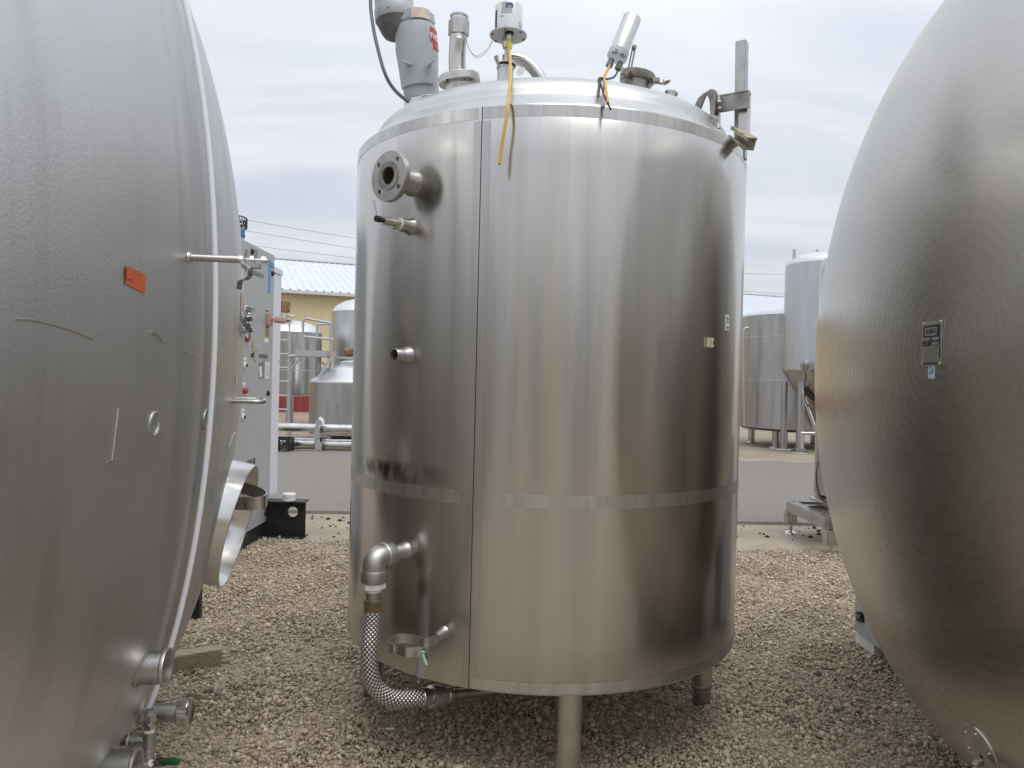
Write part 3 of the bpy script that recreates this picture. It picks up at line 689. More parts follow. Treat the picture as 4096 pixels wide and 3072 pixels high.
# flanged nozzle
az = -128.3; u = u_(az); side = V(-u.y, u.x, 0); zN = 2.213
fc = TC + u * (TR + .118) + V(0, 0, zN)
neck = MB().lathe([(.050, -.17), (.050, -.118), (.046, -.10), (.043, -.08), (.043, -.012), (.034, -.012)], fc, u, seg=40).build('flanged_nozzle', m_steel, tank)
hol = [circle(.0095, .070 * math.cos(math.radians(45 + 90 * k + 4)), .070 * math.sin(math.radians(45 + 90 * k + 4)), 16) for k in range(4)]
plate('flange', [circle(.089, n=64), circle(.033, n=40)] + hol, .021, fc - u * .0105, side, V(0, 0, 1), u, m_cast, neck, bevel=.0012)
plate('raised_face', [circle(.0525, n=48), circle(.0332, n=40)], .004, fc + u * .002, side, V(0, 0, 1), u, m_dullsteel, neck)
MB().lathe([(.0331, .003), (.0331, -.09), (0, -.095)], fc, u, seg=32).build('bore', mat('stained_bore', (.10, .075, .05), .6), neck)
# sample valve
z = 2.052
b0 = TC + u_(-128.6) * TR + V(0, 0, z); u = u_(-128.6)
v = MB().lathe([(.034, -.03), (.033, .0), (.029, .010), (.026, .022), (.0255, .055), (.0, .056)], b0, u, seg=28).build('sample_valve', m_steel, tank)
MB().cyl(b0 + u * .055, b0 + u * .067, .0235).build('thread_tape', m_ptfe, v)
MB().hexnut(b0 + u * .066, b0 + u * .088, .024).build('hex_nut', m_polish, v, smooth=20)
MB().cyl(b0 + u * .087, b0 + u * .112, .013).hexnut(b0 + u * .098, b0 + u * .108, .017).hexnut(b0 + u * .112, b0 + u * .137, .0165).build('valve_body', m_polish, v, smooth=20)
MB().cyl(b0 + u * .136, b0 + u * .150, .009).cyl(b0 + u * .149, b0 + u * .168, .0115).build('valve_stem', m_dark, v)
MB().bar(b0 + u * .160, b0 + u * .164 + V(-.012, 0, .065), .006, .003).build('valve_handle', m_dullsteel, v)
# threaded port
az = -128.6; u = u_(az); b0 = TC + u * TR + V(0, 0, 1.572)
v = MB().lathe([(.036, -.03), (.035, .0), (.031, .012), (.026, .026), (.0245, .034), (.0245, .066), (.0235, .068), (.019, .068)], b0, u, seg=32).build('threaded_port', m_steel, tank)
MB().lathe([(.019, .068)] + [(.019 - .001 * (i % 2), .066 - i * .003) for i in range(14)] + [(0, .02)], b0, u, seg=24).build('thread_bore', m_dullsteel, v)
# elbow and braided hose
az = -128.0; u = u_(az); b0 = TC + u * TR + V(0, 0, .845)
v = MB().lathe([(.038, -.03), (.037, .0), (.033, .010), (.031, .02), (.031, .07), (0, .07)], b0, u, seg=32).build('drain_elbow', m_steel, tank)
MB().cyl(b0 + u * .066, b0 + u * .078, .034).build('thread_tape', m_ptfe, v)
ec = b0 + u * .15
pts = [b0 + u * .115] + [ec + V(0, 0, -.035) + (-u * math.cos(a) * 1 + V(0, 0, 1) * math.sin(a)) * .035 for a in [math.radians(x) for x in range(0, 91, 10)]]
pts = [ec - u * .07, ec - u * .035] + [ec + (-u) * (.035 * math.cos(a)) * 1 + V(0, 0, -.035) + V(0, 0, .035 * math.sin(a)) - (-u) * 0 for a in []]
pth = [ec - u * .045]
for k in range(0, 91, 10):
    a = math.radians(k); pth.append(ec - u * .03 + V(0, 0, -.03) + u * (.03 * math.sin(a)) + V(0, 0, .03 * math.cos(a)))
pth.append(ec + V(0, 0, -.05))
MB().tube(pth, .043, 32).build('elbow_body', m_cast, v, smooth=60)
MB().lathe([(.0, .0), (.046, .0), (.048, .004), (.048, .036), (.045, .04), (.0, .04)], ec - u * .078, u, seg=40).build('elbow_collar', m_cast, v)
MB().lathe([(0, -.085), (.045, -.085), (.048, -.08), (.048, -.046), (.046, -.042), (0, -.04)], ec, seg=40).build('elbow_collar', m_cast, v)
MB().hexnut(ec + V(0, 0, -.107), ec + V(0, 0, -.088), .043).build('bushing_nut', m_ptfe, v, smooth=20)
MB().cyl(ec + V(0, 0, -.120), ec + V(0, 0, -.106), .029).build('thread_tape', m_ptfe, v)
MB().cyl(ec + V(0, 0, -.150), ec + V(0, 0, -.118), .0275, seg=28).build('pipe_nipple', m_dullsteel, v)
MB().lathe([(.028, -.146), (.0335, -.148), (.034, -.158), (.0325, -.162), (.0325, -.188), (.031, -.19)], ec, seg=32).build('crimp_ferrule', m_ferr, v)
m_braid = bpy.data.materials.new('braided_wire'); m_braid.use_nodes = True
bt = m_braid.node_tree; bb = bt.nodes['Principled BSDF']; Lk = bt.links.new
uvn = bt.nodes.new('ShaderNodeUVMap'); uvn.uv_map = 'UVMap'; sx = bt.nodes.new('ShaderNodeSeparateXYZ'); Lk(uvn.outputs[0], sx.inputs[0])
def mth(op, a, b=None):
    n = bt.nodes.new('ShaderNodeMath'); n.operation = op
    for i, x in enumerate((a, b)):
        if x is None: continue
        if isinstance(x, (int, float)): n.inputs[i].default_value = x
        else: Lk(x, n.inputs[i])
    return n.outputs[0]
U_ = mth('MULTIPLY', sx.outputs[0], 22.0); V_ = mth('MULTIPLY', sx.outputs[1], 120.0)
s1 = mth('ABSOLUTE', mth('SINE', mth('MULTIPLY', mth('ADD', U_, V_), math.pi / 2))); s2 = mth('ABSOLUTE', mth('SINE', mth('MULTIPLY', mth('SUBTRACT', U_, V_), math.pi / 2)))
hh = mth('MULTIPLY', s1, s2)
cr_ = bt.nodes.new('ShaderNodeValToRGB'); cr_.color_ramp.elements[0].position = .12; cr_.color_ramp.elements[0].color = (.06, .06, .06, 1); cr_.color_ramp.elements[1].position = .34; cr_.color_ramp.elements[1].color = (.72, .71, .69, 1)
Lk(hh, cr_.inputs[0]); Lk(cr_.outputs[0], bb.inputs['Base Color']); bb.inputs['Metallic'].default_value = .9; bb.inputs['Roughness'].default_value = .34
bn = bt.nodes.new('ShaderNodeBump'); bn.inputs['Strength'].default_value = .8; bn.inputs['Distance'].default_value = .004; Lk(hh, bn.inputs['Height']); Lk(bn.outputs[0], bb.inputs['Normal'])
h0 = ec + V(0, 0, -.186)
hp = smoothpath([h0, h0 + V(-.004, 0, -.06), at(1478, 2600, 2.655), at(1480, 2680, 2.66), at(1500, 2745, 2.675), at(1548, 2786, 2.70), at(1610, 2797, 2.735), at(1682, 2790, 2.78)], 10)
hose = MB().tube(hp, .0315, 32, uv=True).build('braided_hose', m_braid, v, smooth=60)
e0 = hp[-1]; ed = (at(1860, 2775, 2.93) - e0).normalized()
MB().lathe([(.031, -.004), (.034, 0), (.034, .03), (.029, .033), (.029, .045), (.041, .048), (.042, .075), (.038, .08), (.038, .1), (.026, .103), (.026, .125), (.029, .128), (.029, .14), (.02, .142), (.02, .40)], e0, ed, seg=32).build('hose_coupling', m_steel, v)
# pipe clamp bracket
az = -115.6; u = u_(az); b0 = TC + u * TR + V(0, 0, .578)
v = MB().lathe([(.026, -.004), (.021, .004), (.018, .012), (.0175, .045), (.0175, .06), (0, .06)], b0, u, seg=24).build('pipe_clamp', m_steel, tank)
pb = [at(x, y + 19, d) for x, y, d in ((1752, 2537, 2.63), (1736, 2543, 2.60), (1705, 2552, 2.575), (1681, 2547, 2.585), (1651, 2538, 2.60), (1612, 2534, 2.605), (1579, 2538, 2.59), (1560, 2546, 2.565), (1553, 2555, 2.54), (1558, 2568, 2.515), (1570, 2578, 2.505))]
MB().ribbon(smoothpath(pb, 5), .033, .004).build('clamp_strap', m_cast, v)
pf = [at(x, y + 19, d) for x, y, d in ((1590, 2576, 2.50), (1621, 2588, 2.475), (1645, 2590, 2.475), (1670, 2587, 2.485), (1690, 2590, 2.485), (1712, 2600, 2.47))]
MB().ribbon(smoothpath(pf, 5), .034, .004).build('clamp_strap', m_steel, v)
MB().cyl(at(1577, 2574, 2.50), at(1577, 2608, 2.50), .004).build('hinge_pin', m_polish, v)
MB().tube([at(1690, 2612, 2.475), at(1707, 2662, 2.44)], .0042, 10).lathe([(0, .006), (.009, .006), (.009, 0), (0, 0)], at(1691, 2615, 2.472), at(1690, 2612, 2.475) - at(1707, 2662, 2.44), seg=6).build('clamp_bolt', m_verdigris, v)
for px, py, d in ((1586, 2556, 2.588), (1665, 2560, 2.588)): MB().lathe([(.011, 0), (.011, .003), (0, .004)], at(px, py, d - .004), V(-.1, -1, 0), seg=12).build('rivet', m_dullsteel, v)
# sticker and clip
def tangent(az): return V(-math.sin(math.radians(az)), math.cos(math.radians(az)), 0)
T1 = tangent(-38.1); o = onT(-38.1, 1.735, .0015)
st_ = MB().box(o, (.038, .0015, .062), T1, u_(-38.1)).build('sticker', m_paper, tank, smooth=0)
text('Classic', .013, o + u_(-38.1) * .0014 + V(0, 0, .016), T1, V(0, 0, 1), m_inkgrey, st_, xs=.8)
MB().box(o + u_(-38.1) * .001 + V(0, 0, .003), (.024, .0012, .003), T1, u_(-38.1)).build('lettering', m_ink, st_, smooth=0)
text('12586', .010, o + u_(-38.1) * .0014 + V(0, 0, -.02), T1, V(0, 0, 1), m_ink, st_, xs=.8)
T1 = tangent(-47.4); o = onT(-47.4, 1.650, .006)
cl = plate('cable_clip', [[(-.016, -.018), (.016, -.018), (.016, -.007), (.010, -.005), (.010, .005), (.016, .007), (.016, .018), (-.016, .018)]], .010, o, T1, V(0, 0, 1), u_(-47.4), m_cream, tank)
MB().box(o + u_(-47.4) * .005 - T1 * .004, (.010, .002, .014), T1, u_(-47.4)).build('clip_recess_shade', mat('cream_recess_shade', (.42, .37, .24), .5), cl, smooth=0)  # raised block in darker cream, painting the shade of a recess
for s in (-1, 1): MB().cyl(o + u_(-47.4) * .004 - T1 * .012 + V(0, 0, .0135 * s), o + u_(-47.4) * .0062 - T1 * .012 + V(0, 0, .0135 * s), .002, seg=8).build('clip_screw', m_dark, cl)

# --- agitator drive
D0 = 3.45
P0, P1 = at(1690, 425, D0), at(1660, 112, D0); ax = (P1 - P0).normalized(); Lm = (P1 - P0).length
v = MB().lathe([(.0, 0), (.074, 0), (.078, .02), (.085, .12), (.096, .24), (.097, Lm - .03), (.092, Lm - .005), (.08, Lm), (0, Lm)], P0, ax, seg=40).build('agitator_drive', m_motor, tank)
Xa, Ya, Na = frame(ax)
MB().lathe([(.0845, .070), (.0925, .072), (.0995, .19), (.1040, .24), (.1040, .255), (.095, .258)], P0, ax, seg=30, a0=205, a1=318, hint=(0, 1, 0)).build('access_cover', m_motor, v)
fr = V(0, -1, 0)
for dxp in (-42, 45):
    q = at(1675 + dxp, 256, D0 - .095)
    MB().cyl(q + V(0, .012, 0), q - V(0, .016, 0), .009).bar(q + V(-.022, -.012, .008 if dxp < 0 else -.016), q + V(.022, -.016, -.008 if dxp < 0 else .016), .009, .013).build('wing_nut', m_motor, v, bevel=.002)
MB().lathe([(.086, Lm), (.094, Lm + .01), (.094, Lm + .05), (.085, Lm + .058), (0, Lm + .06)], P0, ax, seg=8).build('gearbox_neck', m_motor, v, smooth=15)
gq = at(1672, 82, D0)
m0 = at(1583, 88, D0)
MB().bar(at(1588, 92, D0), at(1680, 86, D0), .15, .075).build('gearbox', m_motor, v, bevel=.02)
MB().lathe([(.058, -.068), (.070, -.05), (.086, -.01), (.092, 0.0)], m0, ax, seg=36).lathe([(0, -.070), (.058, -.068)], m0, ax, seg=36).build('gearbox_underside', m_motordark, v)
MB().lathe([(.0915, 0), (.0935, .004), (.0935, .05), (.0905, .055), (.0885, .06), (.0885, .32), (.07, .33), (0, .33)], m0, ax, seg=40).build('motor_body', m_motor, v)
MB().lathe([(0, .004), (.008, .003), (.010, 0)], at(1553, 28, D0 - .088), V(-.25, -1, .2), seg=12).build('motor_bolt', m_motordark, v)
MB().lathe([(.0895, .075), (.0895, .16)], m0, ax, seg=10, a0=255, a1=285, hint=(0, 1, 0)).build('rating_label', m_paper, v)
MB().lathe([(.0945, Lm + .004), (.0945, Lm + .05)], P0, ax, seg=12, a0=268, a1=322, hint=(0, 1, 0)).build('aged_label', m_oldpaper, v)
rl = MB().lathe([(.0985, Lm - .125), (.0985, Lm - .03)], P0, ax, seg=10, a0=318, a1=358, hint=(0, 1, 0)).build('red_label', m_red, v)
text('ne', .055, P0 + ax * (Lm - .06) + V(.088, -.056, 0), V(.55, .83, 0).normalized(), ax, m_inkw, v)
ro_ = P0 + ax * .02
MB().lathe([(.078, -.05), (.084, -.045), (.084, -.02), (.079, -.015), (.072, .0)], P0 + ax * .035, ax, seg=40).build('clamp_ring', m_polish, v)
MB().lathe([(.105, -.10), (.105, -.005), (.132, -.004), (.135, .006), (.132, .022), (.12, .026), (.075, .03)], P0 - ax * .075 + V(-.005, 0, 0), ax, seg=48).build('mounting_flange', m_top, v)
MB().tube(smoothpath([at(1490, -160, 3.4), at(1482, 0, 3.38), at(1490, 90, 3.36), at(1508, 181, 3.34), at(1540, 294, 3.33), at(1581, 362, 3.36), at(1645, 416, 3.40), at(1690, 440, 3.42)], 8), .0079, 12).build('power_cable', m_greycable, v)
q = at(1717, 400, 3.05)
MB().lathe([(.022, -.08), (.022, .0), (.033, .002), (.035, .008), (.032, .012), (.024, .012), (.022, -.02)], q, (-.1, 0, 1), seg=28).build('vent_ferrule', m_steel, tank)
# --- clamped nozzle with stand pipe
D1 = 3.2; c0 = at(1838, 326, D1); ax = V(-.13, -.05, 1).normalized()
v = MB().lathe([(.065, -.20), (.065, -.012), (.086, -.011), (.0885, -.009), (.0885, .018), (.086, .021), (.040, .023)], c0, ax, seg=48).build('stand_pipe_nozzle', m_cast2, tank)
MB().tube(smoothpath([c0 + ax * .02, at(1829, 270, D1), at(1829, 220, D1), at(1833, 160, D1 - .01), at(1834, 146, D1 - .01)], 5), .0362, 32).build('stand_pipe', m_steel, v)
pa, pb_ = at(1833, 162, D1 - .01), at(1835, 138, D1 - .01); aa = (pb_ - pa).normalized()
MB().lathe([(.0372 - .0012 * (i % 2), -.002 + i * .003) for i in range(16)], pa, aa, seg=28).build('pipe_thread', m_steel, v)
MB().hexnut(at(1834.5, 143, D1 - .01), at(1836, 84, D1 - .01), .0445).build('hex_cap', m_cast, v, smooth=20)
MB().lathe([(.034, 0), (.034, .012), (.039, .014), (.040, .02), (.036, .024), (0, .024)], at(1836, 84, D1 - .01), aa, seg=32).build('cap_rim', m_polish, v)
q = at(1790, 322, D1 - .095); MB().box(q, (.012, .008, .012)).build('clamp_slot', m_dark, v)
text('LADISH', .019, at(1870, 318, D1 - .0835), V(.93, .34, .12), V(-.12, 0, 1), m_ink, v, th=.0015, xs=.9)
MB().tube(smoothpath([at(1866, 168, 3.17), at(1878, 200, 3.17), at(1898, 226, 3.16), at(1908, 230, 3.15), at(1935, 218, 3.15), at(1958, 190, 3.15), at(1970, 160, 3.15)], 6), .0012, 6).build('tag_wire', m_dullsteel, v)
MB().tube(smoothpath([at(1866, 168, 3.17), at(1882, 205, 3.17), at(1905, 224, 3.15), at(1930, 212, 3.15), at(1954, 188, 3.15), at(1970, 160, 3.15)], 6), .0010, 6).build('tag_wire', m_dullsteel, v)
# --- level transmitter
D2 = 3.15; q = at(2033, 146, D2)
v = MB().lathe([(0, 0), (.0775, 0), (.0785, .002), (.0785, .005), (.0775, .007), (.058, .008)], q, seg=56).build('level_transmitter', m_ltgrey, tank)
zc = at(2036, 26, D2).z - q.z
can = MB().lathe([(.0575, .007), (.0578, .01), (.0578, zc - .008), (.055, zc - .001), (.05, zc), (0, zc)], q, seg=56).build('can', m_can, v)
def canpatch(name, a0, a1, z0, z1, m, off=.0004): return MB().lathe([(.0578 + off, z0), (.0578 + off, z1)], q, seg=10, a0=a0, a1=a1, hint=(0, 1, 0)).build(name, m, can)
canpatch('grey_label', 240, 285, zc - .055, zc - .008, m_ltgrey); canpatch('blue_label', 258, 288, zc - .032, zc - .014, m_blueink, .0008); canpatch('blue_label', 262, 284, zc - .030, zc - .024, m_paper, .0012)
canpatch('side_label', 196, 214, .014, zc - .03, m_ink); canpatch('small_label', 318, 350, .018, .045, m_ltgrey)
def canpt(a, z, off=.0012):
    return q + V((.0578 + off) * math.cos(math.radians(a)), (.0578 + off) * math.sin(math.radians(a)), z)
text('BBA 21888', .007, canpt(-87, zc - .0275, .003), V(1, .03, 0), V(0, 0, 1), m_ink, can); text('C E', .009, canpt(-118, zc - .066), V(.88, -.47, 0), V(0, 0, 1), m_ink, can)
for k in range(6):
    a = math.radians(20 + 60 * k); MB().lathe([(.005, -.004), (.005, .012), (0, .013)], q + V(.069 * math.cos(a), .069 * math.sin(a), 0), seg=8).build('cover_screw', m_dullsteel, v)
s0 = V(q.x - .003, q.y, q.z)
MB().lathe([(0, 0), (.021, 0), (.023, -.03), (.019, -.045), (.011, -.05), (.011, -.075)], s0 + V(0, .012, 0), seg=24).hexnut(s0 + V(0, .012, -.073), s0 + V(0, .012, -.112), .0205).cyl(s0 + V(0, .012, -.110), s0 + V(0, .012, -.19), .0105).build('sensor_stem', m_steel, v, smooth=20)
MB().lathe([(.019, .001), (.019, -.008), (.012, -.010)], q + V(.004, -.035, 0), seg=20).build('gland_seal', m_dark, v)
MB().cyl(q + V(.004, -.035, -.008), q + V(.004, -.035, -.028), .0125).build('gland', m_steel, v)
yc0 = q + V(.004, -.036, -.024)
MB().tube([yc0, yc0 + V(0, -.002, -.012), yc0 + V(.001, -.006, -.04), yc0 + V(.001, -.008, -.048)], .009, 16, rad=[.0095, .0098, .009, .0062]).build('yellow_connector', m_yellowc, v)
cab = smoothpath([yc0 + V(.001, -.008, -.046), at(2041, 250, 2.93), at(2043, 300, 2.755), at(2041, 335, 2.68), at(2036, 372, 2.625), at(2033, 420, 2.572), at(2023, 490, 2.555), at(2011, 560, 2.55), at(2003, 615, 2.545), at(1998, 657, 2.54)], 8)
yc = MB().tube(cab, .0055, 12).build('yellow_cable', m_yellow, v)
e = cab[-1]; MB().cyl(e - V(0, 0, .0008) , e + V(0, -.0003, .001), .0045).build('cable_core', m_dark, yc)
f0 = at(2022, 268, 3.12)
MB().lathe([(.0335, -.20), (.0335, -.012), (.037, -.010), (.038, -.003), (.034, 0)], f0, seg=36).build('sensor_ferrule', m_steel, v)
MB().lathe([(.036, .0), (.0385, .002), (.0385, .008), (.034, .011), (0, .012)], f0 + V(.004, 0, 0), (.05, 0, 1), seg=36).build('gasket', m_dark, v)
MB().lathe([(.034, .011), (.034, .016), (.012, .022), (0, .022)], f0 + V(.004, 0, 0), seg=36).build('ferrule_cap', m_polish, v)
MB().bar(at(2000, 266, 3.10), at(1982, 222, 3.08), .016, .02).build('clamp_wing', m_polish, v, bevel=.004)
MB().tube(smoothpath([at(2034, 238, 3.28), at(2058, 236, 3.28), at(2092, 243, 3.28), at(2125, 266, 3.28), at(2152, 298, 3.28), at(2172, 330, 3.28), at(2195, 370, 3.28)], 6), .0265, 28).build('vent_pipe', m_polish, v)
MB().lathe([(.02, -.0015), (.02, .0015), (0, .0015)], at(2083, 284, 3.1), V(-.5, -.8, .3), seg=20).build('white_tag', m_white, v)
# --- sight lamp over clamp port
D3 = 3.12; pb0, pt0 = at(2468, 229, D3), at(2524, 84, D3 + .03); ax = (pt0 - pb0).normalized(); Lm = (pt0 - pb0).length
v = MB().lathe([(0, -.004), (.0415, -.004), (.043, 0), (.043, .026), (.041, .028), (.0385, .029), (.0385, Lm + .012), (.036, Lm + .016), (0, Lm + .016)], pb0, ax, seg=48).build('sight_lamp', m_lamp, tank)
MB().lathe([(.0434, .002), (.0434, .024)], pb0, ax, seg=30, a0=195, a1=330, hint=(0, 1, 0)).build('lamp_label', m_ltgrey, v)
text('CE', .013, pb0 + ax * .013 + V(-.012, -.0437, 0), V(1, -.25, -.35), ax, m_ink, v)
for px, py, m in ((2446, 238, m_greycable), (2482, 250, m_motordark)):
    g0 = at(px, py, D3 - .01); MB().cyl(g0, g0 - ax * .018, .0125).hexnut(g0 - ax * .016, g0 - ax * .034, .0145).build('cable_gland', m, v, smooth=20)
MB().tube(smoothpath([at(2439, 262, 3.10), at(2424, 292, 2.93), at(2416, 310, 2.79), at(2421, 338, 2.69), at(2427, 372, 2.635), at(2429, 392, 2.60), at(2431, 412, 2.57)], 7), .0052, 12).build('yellow_cable', m_yellow, v)
MB().tube(smoothpath([at(2473, 280, 3.10), at(2458, 306, 2.93), at(2430, 316, 2.78), at(2396, 313, 2.74), at(2404, 340, 2.685), at(2419, 388, 2.60), at(2432, 415, 2.57), at(2443, 438, 2.56)], 7), .0038, 10).build('black_cable', m_dark, v)
MB().tube(smoothpath([at(2412, 316, 2.76), at(2399, 322, 2.72), at(2397, 351, 2.66), at(2394, 386, 2.615)], 7), .0035, 10).build('black_cable', m_dark, v)
f0 = at(2550, 312, 3.10); ax2 = V(.16, -.02, 1).normalized()
fl = MB().lathe([(.062, -.20), (.062, -.02), (.070, -.018), (.073, -.01), (.073, .012), (.07, .016), (.05, .017), (0, .014)], f0, ax2, seg=48).build('lamp_port', m_dullsteel, v)
Xb, Yb, Nb = frame(pt0 - pb0, (0, -1, 0))
br0, br1 = at(2516, 290, 3.06), at(2536, 190, 3.06); bx = (br1 - br0).normalized(); bn_ = V(.35, -.9, 0); bn_ = (bn_ - bx * bn_.dot(bx)).normalized(); bs_ = bx.cross(bn_)
plate('slotted_bracket', [rect(.018, (br1 - br0).length + .02, 0, 0, .004), rect(.006, (br1 - br0).length - .02, 0, -.004, .0029)], .003, (br0 + br1) / 2, bs_, bx, bn_, m_dullsteel, v)
MB().hexnut(br1 + bn_ * -.008, br1 + bn_ * .010, .008).build('bracket_bolt', m_dullsteel, v, smooth=20)
MB().bar(at(2495, 288, 3.04), at(2522, 296, 3.02), .02, .02).bar(at(2487, 300, 3.05), at(2490, 270, 3.06), .012, .012).build('hinge_block', m_dullsteel, v, bevel=.003)
w0 = at(2612, 322, 3.05)
MB().cyl(w0, at(2645, 332, 3.04), .006).box(at(2622, 323, 3.05), (.03, .03, .018)).build('clamp_bolt', m_dullsteel, v, bevel=.002)
MB().tube(smoothpath([at(2640, 332, 3.04), at(2655, 330, 3.04), at(2672, 322, 3.04), at(2681, 322, 3.04)], 4), .009, 12, rad=[.008] * 4 + [.012] * 4 + [.010] * 4 + [.005]).build('wing_nut', m_cast, v)
q = at(2683, 384, 3.05)
MB().lathe([(.020, -.10), (.020, .0), (.027, .008), (.0275, .014), (.024, .017), (.019, .015), (.018, -.01)], q, (.2, 0, 1), seg=28).build('spray_ferrule', m_steel, tank)
# --- lifting hoop, bracket and post
hpz = [at(x, y, d) for x, y, d in ((2786, 445, 3.12), (2793, 427, 3.11), (2806, 396, 3.09), (2822, 374, 3.07), (2839, 367, 3.05), (2852, 377, 3.04), (2858, 398, 3.035), (2860, 436, 3.03), (2863, 520, 3.02))]
v = MB().ribbon(smoothpath(hpz, 6), .045, .011, V(.52, -.85, .12)).build('lifting_hoop', m_steel, tank)
MB().box(at(2925, 412, 3.03), (.145, .008, .062), V(.848, -.53, .0), V(.53, .848, 0), V(0, 0, 1)).box(at(2928, 383, 3.055), (.14, .05, .006), V(.848, -.53, .0), V(.53, .848, 0), V(0, 0, 1)).build('bracket_arm', m_dullsteel, v)
MB().box(at(2865, 420, 3.01), (.008, .05, .08), V(.848, -.53, 0), V(.53, .848, 0)).build('bolt_plate', m_dullsteel, v)
for px, py in ((2876, 411), (2878, 438)): MB().hexnut(at(px - 5, py, 2.995), at(px + 8, py, 2.99), .0115).build('bracket_bolt', m_dullsteel, v, smooth=20)
MB().box(at(2992, 452, 3.04), (.008, .05, .185), V(.848, -.53, 0), V(.53, .848, 0), V(0, 0, 1)).box(at(2972, 478, 3.03), (.034, .008, .13), V(.848, -.53, 0), V(.53, .848, 0), V(0, 0, 1)).build('bracket_upright', m_steel, v)
pp0, pp1 = at(2962, 640, 3.10), at(2968, 168, 3.10)
MB().box((pp0 + pp1) / 2, (.044, .044, (pp1 - pp0).length), V(.848, -.53, 0), V(.53, .848, 0), pp1 - pp0).build('guard_post', m_cast, v, bevel=.003)
r0, r1 = at(2938, 530, 3.06), at(3003, 576, 2.93); rd = (r1 - r0).normalized(); rn = V(0, 0, 1) - rd * rd.z; rn.normalize(); rs_ = rd.cross(rn)
if rs_.y > 0: rs_ = -rs_
g = MB()
g.box((r0 + r1) / 2 - rs_ * .018, ((r1 - r0).length, .004, .044), rd, rs_, rn)
for s in (-1, 1):
    g.box((r0 + r1) / 2 + rn * s * .0225, ((r1 - r0).length, .042, .004), rd, rs_, rn); g.box((r0 + r1) / 2 + rn * s * .0165 + rs_ * .020, ((r1 - r0).length, .004, .011), rd, rs_, rn)
g.build('strut_channel', m_rail, v, smooth=0)

# ------------------------------------------------------------------ horizontal tanks left and right
class Head:
    def __init__(s, C, ang, b, R):
        s.C = V(*C); s.a = V(math.cos(ang), math.sin(ang), 0); s.l = V(-math.sin(ang), math.cos(ang), 0); s.b = b; s.R = R
    def p(s, lat, z, off=0.):
        ax = s.b * math.sqrt(max(0, 1 - (lat * lat + z * z) / s.R ** 2)); n = s.n(lat, z)
        return s.C + s.a * ax + s.l * lat + V(0, 0, z) + n * off
    def n(s, lat, z):
        ax = s.b * math.sqrt(max(0, 1 - (lat * lat + z * z) / s.R ** 2))
        return (s.a * (ax / s.b ** 2) + s.l * (lat / s.R ** 2) + V(0, 0, z / s.R ** 2)).normalized()
    def build(s, root, m, Lc, m2):
        prof = [(s.R * math.sin(t), s.b * math.cos(t)) for t in [math.pi / 2 * (i / 60) ** .85 for i in range(61)]]
        prof[0] = (0, s.b)
        h = MB().lathe(prof, s.C, s.a, seg=160).build('head', m, root, smooth=60)
        sh = MB().lathe([(s.R, -.002), (s.R, -Lc), (0, -Lc - s.b)], s.C, s.a, seg=120).build('shell', m2, root, smooth=40)
        for d in (.7, Lc - .7):
            c = s.C - s.a * d
            MB().box(V(c.x, c.y, .24), (.2, s.R * 1.3, .48), s.a, s.l).build('saddle', m_dullsteel, root)
        return h
HL = Head((-1.2627, 2.122, 1.633), .1237, .3762, 1.3521)
HR = Head((1.5208, 2.2579, 1.5992), 3.1668, .2249, 1.3192)
lt = thing('horizontal_tank', (HL.C.x - 2, HL.C.y, 0), 'big grey horizontal tank with orange tape and a clear sight tube on its domed end', 'tank')
lh = HL.build(lt, m_leftA, 4.0, m_leftA)
# sight tube follows the dome
tb = []
for i in range(60):
    a = -1.02 + (1.40 + 1.02) * i / 59
    z = HL.R * math.sin(a); tb.append(HL.C + HL.a * (HL.b * math.cos(a) + .0225) + HL.l * .006 + V(0, 0, z))
tee_top = at(600, 2856, 2.135)
tb = [tee_top] + [tb[0].lerp(tee_top, .5)] + tb
MB().tube(tb, .0082, 14).build('sight_tube', m_tubeclear, lt, smooth=80)
# tape, label
def onL(px_lat, z): return HL.p(px_lat, z)
def patch(H, lat, z, w, h, m, name, parent, off=.002, rot=0., n=5):
    rows = []
    for j in range(n):
        r = []
        for i in range(n):
            a = (i / (n - 1) - .5) * w; b_ = (j / (n - 1) - .5) * h
            r.append(H.p(lat + a * math.cos(rot) - b_ * math.sin(rot), z + a * math.sin(rot) + b_ * math.cos(rot), off))
        rows.append(r)
    return MB().quad_grid(rows, closed=False).build(name, m, parent, smooth=60)
s = patch(HL, -.481, .067, .093, .042, m_orange, 'orange_tape', lt, .002, -.10); patch(HL, -.515, .076, .026, .024, m_orange, 'tape_fold', s, .004, .03)
patch(HL, .48, -.164, .035, .03, m_paper, 'small_label', lt, .002)
# torn foil
fo = patch(HL, .62, .10, .12, .10, m_oldpaper, 'glue_residue', lt, .0015)
g = MB(); rr = random.Random(5)
for k in range(26):
    c = HL.p(.63 + rr.uniform(-.05, .06), .045 + rr.uniform(-.05, .055), .006 + rr.uniform(0, .02)); d = V(rr.uniform(-1, 1), rr.uniform(-1, 1), rr.uniform(-1, 1)).normalized(); e = d.orthogonal().normalized()
    r_ = rr.uniform(.010, .022); b0 = len(g.v); g.v += [tuple(c + d * r_), tuple(c + e * r_), tuple(c - d * r_ * .7 + e * .01), tuple(c - e * r_)]; g.f.append((b0, b0 + 1, b0 + 2, b0 + 3))
g.build('torn_foil', m_foil, lt, smooth=0)
